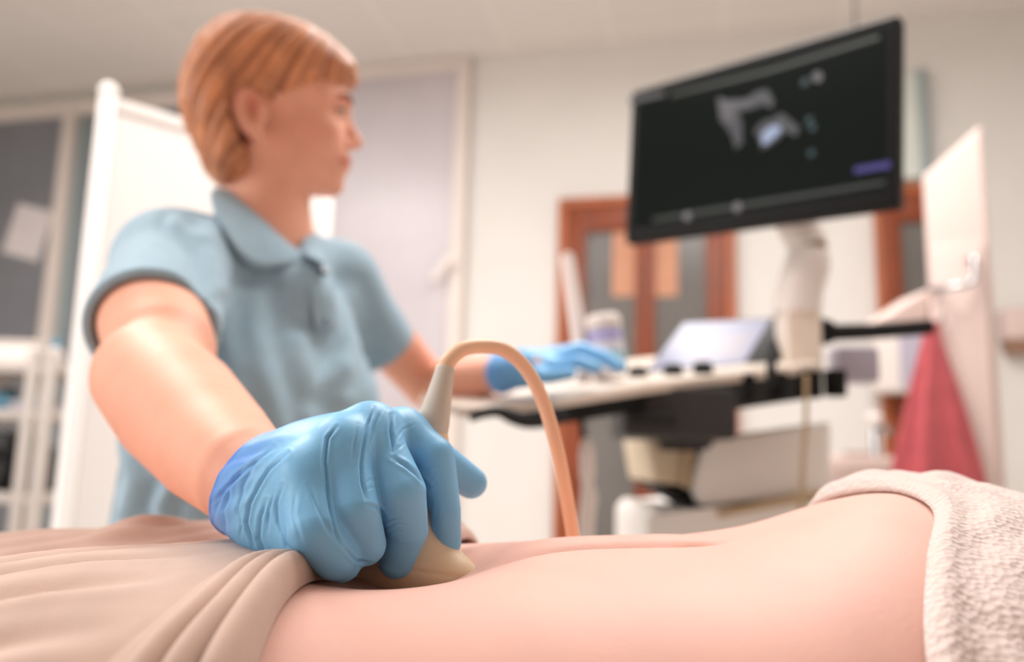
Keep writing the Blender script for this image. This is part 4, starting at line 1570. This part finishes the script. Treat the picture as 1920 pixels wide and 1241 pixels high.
ptsall = np.array([p for f in FING + [THUMB] for p, r in f] + [RC, gw, RT, RB, RN])
V, Fc = sdf_mesh(glove_sdf, ptsall.min(0) - 0.03, ptsall.max(0) + 0.03, 0.00065)
V = relax(V, Fc, 1)
g = grad(glove_sdf, V, 0.0005)
X, Y = proj(V)
X, Y = (X - 320) * 2.386, (Y - 620) * 2.386
fac = np.clip(-((V - npv(CAM)) / np.linalg.norm(V - npv(CAM), axis=1, keepdims=True) * g).sum(1) * 3, 0, 1)
CR = [  # close-up polylines, width, depth of the crease in metres
    ([(908, 345), (880, 430), (860, 520), (850, 600), (855, 680), (872, 752)], 9, 0.0016),
    ([(945, 352), (905, 430), (880, 520), (866, 590)], 8, 0.0009),
    ([(990, 378), (985, 450), (995, 515), (990, 565)], 10, 0.0022),
    ([(840, 420), (822, 500), (812, 580)], 9, 0.0008),
    ([(745, 428), (703, 480), (692, 580), (700, 690), (715, 800), (735, 900), (758, 955)], 8, 0.0017),
    ([(690, 690), (705, 760), (718, 830)], 10, 0.0009),
    ([(525, 545), (440, 620), (390, 700), (352, 780), (340, 860), (372, 965)], 9, 0.0017),
    ([(500, 690), (474, 770), (480, 860), (520, 960), (585, 1010)], 9, 0.0012),
    ([(430, 760), (402, 840), (395, 930), (430, 1005)], 10, 0.0013),
    ([(620, 690), (655, 790), (705, 890), (765, 960)], 12, 0.0007),
    ([(560, 720), (545, 820), (590, 960)], 12, 0.0006),
    ([(470, 720), (440, 800), (435, 900)], 8, 0.0009),
    ([(400, 575), (290, 660), (190, 770)], 10, 0.0013),
    ([(330, 610), (270, 690), (235, 800), (250, 930)], 10, 0.0012),
    ([(460, 520), (380, 590), (320, 700), (300, 820)], 10, 0.0010),
    ([(250, 700), (200, 790), (190, 880)], 9, 0.0010),
    ([(300, 800), (320, 870), (310, 930)], 8, 0.0008),
    ([(995, 572), (1050, 602), (1100, 642), (1152, 700)], 10, 0.0018),
    ([(880, 782), (925, 790), (960, 840)], 9, 0.0016),
    ([(962, 882), (1005, 862), (1045, 868)], 7, 0.0010),
    ([(950, 858), (992, 842), (1030, 838)], 7, 0.0009),
    ([(958, 906), (1000, 892), (1030, 898)], 7, 0.0007),
    ([(858, 690), (895, 665), (930, 668)], 6, 0.0006),
    ([(862, 720), (902, 700), (940, 704)], 6, 0.0006),
    ([(1120, 640), (1160, 612), (1200, 608)], 6, 0.0007),
    ([(1145, 668), (1180, 640), (1215, 636)], 6, 0.0007),
    ([(1160, 700), (1195, 668), (1225, 664)], 6, 0.0006),
    ([(1166, 735), (1200, 712)], 6, 0.0005),
    ([(1000, 500), (1040, 440), (1090, 420)], 7, 0.0006),
    ([(1000, 540), (1050, 500)], 7, 0.0006),
    ([(770, 965), (830, 1028), (905, 1042)], 9, 0.0013),
    ([(770, 930), (800, 960)], 7, 0.0007),
    ([(1165, 760), (1155, 860), (1160, 950)], 8, 0.0010),
]
dsp = np.zeros(len(V))
for pl, wd, am in CR:
    dd = seg_dist(X, Y, pl)
    de = np.minimum(np.hypot(X - pl[0][0], Y - pl[0][1]), np.hypot(X - pl[-1][0], Y - pl[-1][1]))
    tp_ = np.clip((de + 4) / 60, 0, 1)
    wd = wd * 0.62
    dsp += tp_ * 0.8 * (-am * np.exp(-(dd / wd) ** 1.3) + 0.4 * am * np.exp(-((dd - 2.6 * wd) / (1.6 * wd)) ** 2))
# loose film at the wrist
AXC = (RC - gw) / np.linalg.norm(RC - gw)
along = (V - npv(RC)) @ npv(CUTN) + 0.024
loose = np.clip((along + 0.022) / 0.03, 0, 1)
an_ = np.arctan2((V - npv(gw)) @ npv(np.cross(CUFD, [0, 0, 1.0])), (V - npv(gw))[:, 2])
dsp += loose * 0.0011 * wob(an_ * 1.0 + along * 14, (5, 8, 13), 11)
V = V + g * (dsp * np.maximum(fac, 0.15 * loose))[:, None].astype(np.float32)
rim = np.exp(-((((V - npv(RC)) @ npv(CUTN)) + 0.0015) / 0.0018) ** 2)
tint = np.clip(0.8 * np.clip((along + 0.012) / 0.02, 0, 1) * (0.8 + 0.35 * wob(an_ + along * 14, (4, 7, 11), 4)) + rim * 0.5, 0, 1)
gl = np_obj('glove', V, Fc, 'glove', person, attrs={'tint': tint})

# ---------------------------------------------------------------- left glove on the deck
LF = [
    [(A(1045, 672, 1.27), 0.0135), (A(1092, 655, 1.27), 0.0105), (A(1135, 668, 1.25), 0.0095), (A(1165, 688, 1.235), 0.008)],
    [(A(1040, 670, 1.29), 0.0135), (A(1090, 652, 1.31), 0.0105), (A(1128, 668, 1.31), 0.0095), (A(1150, 686, 1.30), 0.008)],
    [(A(1030, 668, 1.32), 0.0135), (A(1075, 655, 1.34), 0.0100), (A(1115, 672, 1.34), 0.009)],
    [(A(1040, 690, 1.25), 0.0135), (A(1085, 678, 1.235), 0.0105), (A(1118, 690, 1.225), 0.009)],
]
LT = [(A(985, 700, 1.25), 0.016), (A(1030, 706, 1.22), 0.0115), (A(1070, 700, 1.21), 0.009)]
LD = np.array(WRL - A(860, 712, 1.34))
LD /= np.linalg.norm(LD)


def lglove_sdf(P):
    d = cone(P, WRL, A(990, 690, 1.26), 0.0295, 0.026)
    for f in LF:
        d = smin(d, cone(P, A(985, 690, 1.26), f[0][0], 0.024, f[0][1]), 0.012)
    fg = chain(P, LF[0])
    for f in LF[1:]:
        fg = smin(fg, chain(P, f), 0.004)
    d = smin(d, fg, 0.008)
    d = smin(d, chain(P, LT), 0.01)
    c1 = WRL - LD * 0.03
    d = smin(d, cone(P, WRL, c1, 0.03, 0.035), 0.01)
    d = smax(d, -((P - npv(WRL - LD * 0.004)) @ npv(LD)), 0.001)
    return d


pa = np.array([p for f in LF + [LT] for p, r in f] + [WRL])
V, Fc = sdf_mesh(lglove_sdf, pa.min(0) - 0.05, pa.max(0) + 0.05, 0.0022)
V = relax(V, Fc, 1)
al = np.clip(1 - ((V - npv(WRL)) @ npv(LD)) / 0.05, 0, 1) * 0.45
np_obj('glove', V, Fc, 'glove', person, attrs={'tint': al + 0.12})

# ---------------------------------------------------------------- hand-held probe
pb = empty('ultrasound_probe', Vector([float(x) for x in A(775, 1085, 0.452)]), 'cream ultrasound probe with beige cable held by gloved hand on the belly', 'probe')
PC = A(765, 1088, 0.452)
PTOP = A(818, 790, 0.470)
PU = PTOP - PC
PU /= np.linalg.norm(PU)
PXx = np.array([1.0, -0.25, 0.0])
PXx -= PU * (PXx @ PU)
PXx /= np.linalg.norm(PXx)
PYy = np.cross(PU, PXx)
PAX = np.stack([PXx, PYy, PU])


def phead(P):
    q = (P - npv(PC)) @ npv(PAX).T
    d = ell(q, (0.0, 0, 0.004), (0.0385, 0.016, 0.0155))
    d = smin(d, cone(q, (0.0, 0, 0.010), (0.0, 0, 0.045), 0.015, 0.0115), 0.014)
    d = smin(d, cone(q, (0.018, 0, 0.002), (0.0, 0, 0.028), 0.011, 0.010), 0.016)
    # soft groove where lens meets shell
    d = d + 0.0006 * np.exp(-((q[:, 2] - 0.004) / 0.0009) ** 2)
    return d


V, Fc = sdf_mesh(phead, PC - 0.06, PC + 0.06, 0.0012)
np_obj('probe_head', V, Fc, 'cream', pb)
B().tube([PC + PU * 0.03, PC + PU * 0.06, A(812, 812, 0.466)], [0.0125, 0.0125, 0.0085], 24).build('handle', 'cream', pb)
sr0, sr1 = A(808, 808, 0.467), A(836, 688, 0.472)
sv = Vector([float(x) for x in sr1 - sr0])
L = sv.length
prof = [(0.0078, -0.010), (0.0088, -0.004), (0.0096, 0.0)]
prof = [(0.0095, -0.012), (0.0100, -0.004), (0.0094, 0.006), (0.0072, L * 0.55), (0.0058, L * 0.9), (0.0058, L * 0.97), (0.0052, L)]
B().lathe(sr0, sv, prof, 36).build('strain_relief', 'relief', pb)
cp = [A(834, 697, 0.472), A(840, 678, 0.473), A(866, 655, 0.480), A(902, 649, 0.49), A(945, 656, 0.50), A(985, 690, 0.51), A(1018, 752, 0.52), A(1044, 840, 0.53), A(1062, 930, 0.545), A(1074, 1004, 0.56), A(1082, 1080, 0.60), A(1090, 1180, 0.665)]
B().tube(cp, [0.0046] * 3 + [0.0045] * 9, 20).build('cable', 'cable', pb)

# ================================================================== THE PATIENT AND THE COUCH
COUCH = 0.775


def itp(x, xs, ys):
    """smooth interpolation"""
    x = np.asarray(x, float)
    xs = np.asarray(xs, float)
    ys = np.asarray(ys, float)
    m = np.gradient(ys, xs)
    k = np.clip(np.searchsorted(xs, x) - 1, 0, len(xs) - 2)
    h = xs[k + 1] - xs[k]
    t = np.clip((x - xs[k]) / h, 0, 1)
    return ((2 * t ** 3 - 3 * t ** 2 + 1) * ys[k] + (t ** 3 - 2 * t ** 2 + t) * h * m[k] + (-2 * t ** 3 + 3 * t ** 2) * ys[k + 1] + (t ** 3 - t ** 2) * h * m[k + 1])


# crest height of the body along x, read where the outline shows
XS = [-0.9, -0.5, -0.3, -0.16, -0.06, 0.02, 0.08, 0.14, 0.19, 0.24, 0.32, 0.42, 0.55, 0.7]
ZT = [0.900, 0.918, 0.932, 0.947, 0.951, 0.956, 0.959, 0.967, 0.979, 0.983, 0.975, 0.970, 0.97, 0.965]
YC = [0.48, 0.478, 0.475, 0.468, 0.458, 0.455, 0.455, 0.458, 0.468, 0.482, 0.492, 0.455, 0.455, 0.455]
HW = [0.19, 0.205, 0.205, 0.195, 0.172, 0.165, 0.163, 0.165, 0.17, 0.176, 0.182, 0.185, 0.19, 0.19]


def body_top(x, y):
    """height of the patient's upper surface (skin)"""
    zt = itp(x, XS, ZT)
    hw = itp(x, XS, HW)
    s = np.clip(np.abs((y - itp(x, XS, YC)) / hw), 0, 0.9999)
    zm = COUCH + 0.085
    pe = 2.5 - 0.9 / (1 + np.exp(-(np.asarray(x, float) - 0.15) / 0.025)) * (np.asarray(y) < itp(x, XS, YC))
    z = zm + (zt - zm) * (1 - s ** pe) ** (1 / 2.2)
    return z


def skin_feature(x, y):
    d = 0
    # midline furrow ending in the navel
    ym = 0.432 + 0.01 * np.sin(x * 30)
    mx = 1 / (1 + np.exp(-(x + 0.0) / 0.012)) * 1 / (1 + np.exp((x - 0.098) / 0.006))
    d = d - 0.0062 * np.exp(-((y - ym - 0.004) / 0.0065) ** 2) * mx
    d = d + 0.0032 * np.exp(-((y - ym - 0.028) / 0.02) ** 2) * mx
    d = d - 0.006 * np.exp(-(((x - 0.1) / 0.011) ** 2 + ((y - 0.437) / 0.006) ** 2))
    # far side rolls softly
    # rib margin
    d = d + 0.005 * np.exp(-((x - 0.2 - (y - 0.45) * 0.5) / 0.045) ** 2)
    # probe pressing in
    d = d - 0.018 * np.exp(-(((x + 0.055) / 0.05) ** 2 + ((y - 0.435) / 0.045) ** 2))
    return d


def loft(xs, off=0.0, feat=None, nv=150, ylo=None):
    """closed body surface over the stations xs"""
    rows = []
    for x in xs:
        hw = float(itp(x, XS, HW)) + off
        zm = COUCH + 0.085
        ring = []
        for k in range(nv):
            a = math.pi * k / (nv - 1)                    # near edge -> far edge over the top
            s = -math.cos(a)
            s = math.copysign(abs(s) ** 0.9, s)
            ring.append((x, 0.455 + s * hw))
        rows.append(ring)
    return rows


def patient_body():
    xs = np.concatenate([np.linspace(-0.42, -0.15, 20), np.linspace(-0.145, 0.3, 190), np.linspace(0.31, 0.62, 30)])
    nv = 190
    a = np.linspace(0, math.pi, nv)
    s = -np.cos(a)
    V = []
    for x in xs:
        hw = float(itp(x, XS, HW))
        yc = float(itp(x, XS, YC))
        y = yc + s * hw
        z = body_top(np.full(nv, x), y)
        z = z + skin_feature(x, y) * np.clip((1 - np.abs(s)) * 6, 0, 1)
        top = np.stack([np.full(nv, x), y, z], 1)
        # lower half down to the couch
        b = np.linspace(0, math.pi, 30)[1:-1]
        yb = yc + np.sign(np.cos(b)) * np.abs(np.cos(b)) ** 0.6 * hw
        zb = COUCH + 0.085 - 0.083 * np.sin(b) ** 0.6
        bot = np.stack([np.full(len(b), x), yb, zb], 1)
        V.append(np.concatenate([top, bot]))
    n = len(V[0])
    m = len(V)
    V = np.concatenate(V)
    i = np.arange(n)
    F4 = []
    for r in range(m - 1):
        F4.append(np.stack([r * n + i, r * n + (i + 1) % n, (r + 1) * n + (i + 1) % n, (r + 1) * n + i], 1))
    F4 = np.concatenate(F4)
    # close the ends
    c0, c1 = len(V), len(V) + 1
    V = np.concatenate([V, [V[:n].mean(0)], [V[-n:].mean(0) + np.array([0.02, 0, 0])]])
    base = (m - 1) * n
    caps = np.concatenate([np.stack([np.full(n // 2, c0), i[1::2][:n // 2] + 0, i[0::2][:n // 2], i[0::2][:n // 2]], 1)[:0]])
    me_faces = [tuple(f[::-1]) for f in F4]
    me_faces += [(c0, int(k), int((k + 1) % n)) for k in i] + [(c1, base + int((k + 1) % n), base + int(k)) for k in i]
    return V, me_faces


V, fcs = patient_body()
o0 = np.array([0.0, 0.455, COUCH])
me = mesh_from('person', V - o0, fcs)


# shoulders, neck, head and raised arms lie outside the picture: one simple continuous shape
def upper_sdf(P):
    zc = COUCH + 0.095
    d = ell(P, (0.60, 0.47, zc - 0.005), (0.12, 0.175, 0.085))
    d = smin(d, cone(P, (0.66, 0.47, zc + 0.01), (0.80, 0.47, zc + 0.015), 0.062, 0.052), 0.03)
    d = smin(d, ell(P, (0.895, 0.47, zc + 0.015), (0.115, 0.075, 0.09)), 0.03)
    d = smin(d, ell(P, (0.85, 0.47, zc + 0.06), (0.06, 0.05, 0.05)), 0.03)
    d = smin(d, cone(P, (0.865, 0.47, zc + 0.11), (0.905, 0.47, zc + 0.098), 0.012, 0.007), 0.012)
    for s_ in (-1, 1):
        d = smin(d, chain(P, [((0.62, 0.47 + 0.16 * s_, zc - 0.02), 0.05), ((0.86, 0.47 + 0.26 * s_, zc - 0.04), 0.04), ((1.0, 0.47 + 0.10 * s_, zc - 0.045), 0.03)]), 0.03)
    return d


V2, F2 = sdf_mesh(upper_sdf, (0.45, 0.1, COUCH - 0.01), (1.1, 0.84, COUCH + 0.27), 0.007)
n_body = len(V)
fcs = [tuple(f) for f in fcs] + [tuple(int(i) + n_body for i in f) for f in F2]
V = np.concatenate([V, V2])
bpy.data.meshes.remove(me)
me = mesh_from('person', V - o0, fcs)
bm = bmesh.new()
bm.from_mesh(me)
bmesh.ops.recalc_face_normals(bm, faces=list(bm.faces))
bm.to_mesh(me)
bm.free()
ta = me.attributes.new('tint', 'FLOAT', 'POINT')
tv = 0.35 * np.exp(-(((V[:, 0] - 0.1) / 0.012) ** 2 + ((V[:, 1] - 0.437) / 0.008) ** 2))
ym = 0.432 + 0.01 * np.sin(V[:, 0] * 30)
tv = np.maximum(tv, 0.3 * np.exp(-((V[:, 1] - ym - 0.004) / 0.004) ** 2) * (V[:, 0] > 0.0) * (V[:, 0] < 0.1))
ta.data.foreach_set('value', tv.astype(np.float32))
pat = link('person', me, 'belly')
pat.location = Vector([float(x) for x in o0])
tag(pat, 'patient lying on the couch with bare belly between beige garment and raised white top', 'person')


# garment cloth over the hips and legs
def x_edge(y):
    return itp(y, [0.26, 0.30, 0.36, 0.42, 0.48, 0.56, 0.64], [-0.090, -0.092, -0.094, -0.088, -0.066, -0.036, -0.01])


def garment(name, xa, edge, flip, off, extra, nu, nv, material, thick, power=1.0, hw_add=0.006):
    V = []
    s = -np.cos(np.linspace(0.0, math.pi, nv))
    for k in range(nu):
        u = k / (nu - 1)
        row = []
        y0 = 0.46 + s * 0.18
        xe = edge(y0)
        x = xa + (xe - xa) * (1 - (1 - u) ** power)
        hw = itp(x, XS, HW) + hw_add
        yc = itp(x, XS, YC)
        y = yc + s * hw
        zb_ = body_top(x, yc + s * (hw - hw_add) * 0.9995) + skin_feature(x, y)
        z = zb_ + (off + extra(x, y, x - xe)) * np.clip((1 - np.abs(s)) * 8, 0, 1)
        yo = extra(x, y, x - xe) * np.clip((np.abs(s) - 0.6) * 2.0, 0, 1) * np.sign(s)
        V.append(np.stack([x, y + yo, z], 1))
    # skirts down to the couch on both sides
    V = np.array(V)
    n0 = V[:, :1].copy()
    n1 = V[:, -1:].copy()
    for q, sg in ((n0, -1), (n1, 1)):
        q[:, :, 2] = COUCH + 0.004
        q[:, :, 1] += sg * 0.008
    mid0 = (V[:, :1] + n0) / 2
    mid1 = (V[:, -1:] + n1) / 2
    V = np.concatenate([n0, mid0, V, mid1, n1], 1)
    nn = V.shape[1]
    V = V.reshape(-1, 3)
    i = np.arange(nn - 1)
    Fq = np.concatenate([np.stack([r * nn + i, r * nn + i + 1, (r + 1) * nn + i + 1, (r + 1) * nn + i], 1) for r in range(nu - 1)])
    if flip:
        Fq = Fq[:, ::-1]
    o = np_obj(name, V, Fq, material, pat)
    m = o.modifiers.new('thickness', 'SOLIDIFY')
    m.thickness = thick
    m.offset = -1
    return o


def legs_extra(x, y, dx):
    # two thighs with a valley between, deeper towards the feet
    dep = np.clip((-dx - 0.04) / 0.10, 0, 1)
    v = -0.022 * dep * np.exp(-((y - 0.515) / 0.032) ** 2)
    v = v + 0.016 * dep * np.exp(-((y - 0.61) / 0.04) ** 2)
    # rolled ridges at the waist edge
    sp = itp(y, [0.22, 0.26, 0.30, 0.34, 0.38, 0.42, 0.46, 0.52, 0.66], [0.0150, 0.0138, 0.0120, 0.0098, 0.0076, 0.0060, 0.0056, 0.0054, 0.0054])
    sp = sp * (1 + 0.06 * np.sin(y * 70))
    uu = -dx / sp
    fr = uu - np.floor(uu)
    tube = np.sqrt(np.clip(1 - (2 * fr - 1) ** 2, 0, 1))
    ampl = np.where(uu < 1, 1.55, np.where(uu < 2, 1.5, 1.3)) * sp
    roll = np.where(uu < 3, (tube - 0.3) * ampl, 0.25 * sp * np.clip(4 - uu, 0, 1))
    for b_ in (1.0, 2.0, 3.0):
        roll = roll - 0.55 * sp * np.exp(-((uu - b_) / 0.13) ** 2)
    v = v + roll * np.clip((0.60 - y) / 0.06, 0.4, 1)
    # long soft folds fanning from the hand
    f1 = (y - 0.40) - (x + 0.10) * 0.26
    soft = np.clip((-dx - 0.045) / 0.05, 0, 1)
    v = v + soft * (0.0030 * np.sin(f1 * 150 + 1.0) * np.exp(-((y - 0.37) / 0.09) ** 2) + 0.0010 * np.sin(f1 * 290 + x * 12))
    v = v + soft * 0.001 * np.sin((x + y * 0.6) * 50)
    # cloth bunched up on the far side of the hip
    v = v + 0.034 * np.exp(-((dx + 0.03) / 0.03) ** 2) * np.exp(-((y - 0.59) / 0.03) ** 2)
    # crease fold on the far thigh
    v = v + 0.009 * np.exp(-((x + 0.255 - (y - 0.6) * 0.3) / 0.02) ** 2) * np.exp(-((y - 0.60) / 0.05) ** 2)
    return v


garment('trousers', -0.92, x_edge, False, 0.004, legs_extra, 320, 170, 'beige', 0.0025, 2.0)


def h_edge(y):
    return itp(y, [0.26, 0.31, 0.36, 0.41, 0.46, 0.52, 0.58, 0.64], [0.146, 0.158, 0.186, 0.218, 0.222, 0.204, 0.206, 0.20])


def top_extra(x, y, dx):
    n = 0.0022 * np.sin(x * 90 + 3 * np.sin(y * 40)) * np.sin(y * 75 + 2 * np.sin(x * 35)) + 0.0008 * np.sin(x * 210 + y * 60) * np.sin(y * 190 - x * 40)
    hem = 0.0022 * np.exp(-((dx - 0.007) / 0.005) ** 2) - 0.003 * np.exp(-(dx / 0.003) ** 2)
    bun = 0.010 * np.clip(dx / 0.02, 0, 1) * (0.8 + 0.3 * np.sin(x * 70)) * np.exp(-((y - 0.55) / 0.040) ** 2)
    return n * np.clip((dx - 0.008) / 0.02, 0.15, 1) + hem + bun + 0.003 * np.clip(dx / 0.03, 0, 1)


garment('blouse', 0.66, h_edge, True, 0.003, top_extra, 220, 170, 'waffle', 0.003, 1.0)

# couch
co = empty('examination_couch', (-0.05, 0.47, 0), 'padded examination couch carrying the lying patient', 'couch')
B().box((0.05, 0.47, COUCH - 0.045), (2.2, 0.66, 0.09), bev=0.025, seg=4).build('mattress', 'vinyl', co)
B().box((0.05, 0.47, COUCH - 0.115), (2.1, 0.6, 0.05), bev=0.006).build('frame', 'frame', co)
for xx in (-0.92, 1.0):
    for yy in (0.2, 0.71):
        B().lathe((xx, yy, 0), (0, 0, 1), [(0.026, 0), (0.026, 0.02), (0.02, 0.024), (0.02, COUCH - 0.14)], 20).build('leg', 'steel', co)
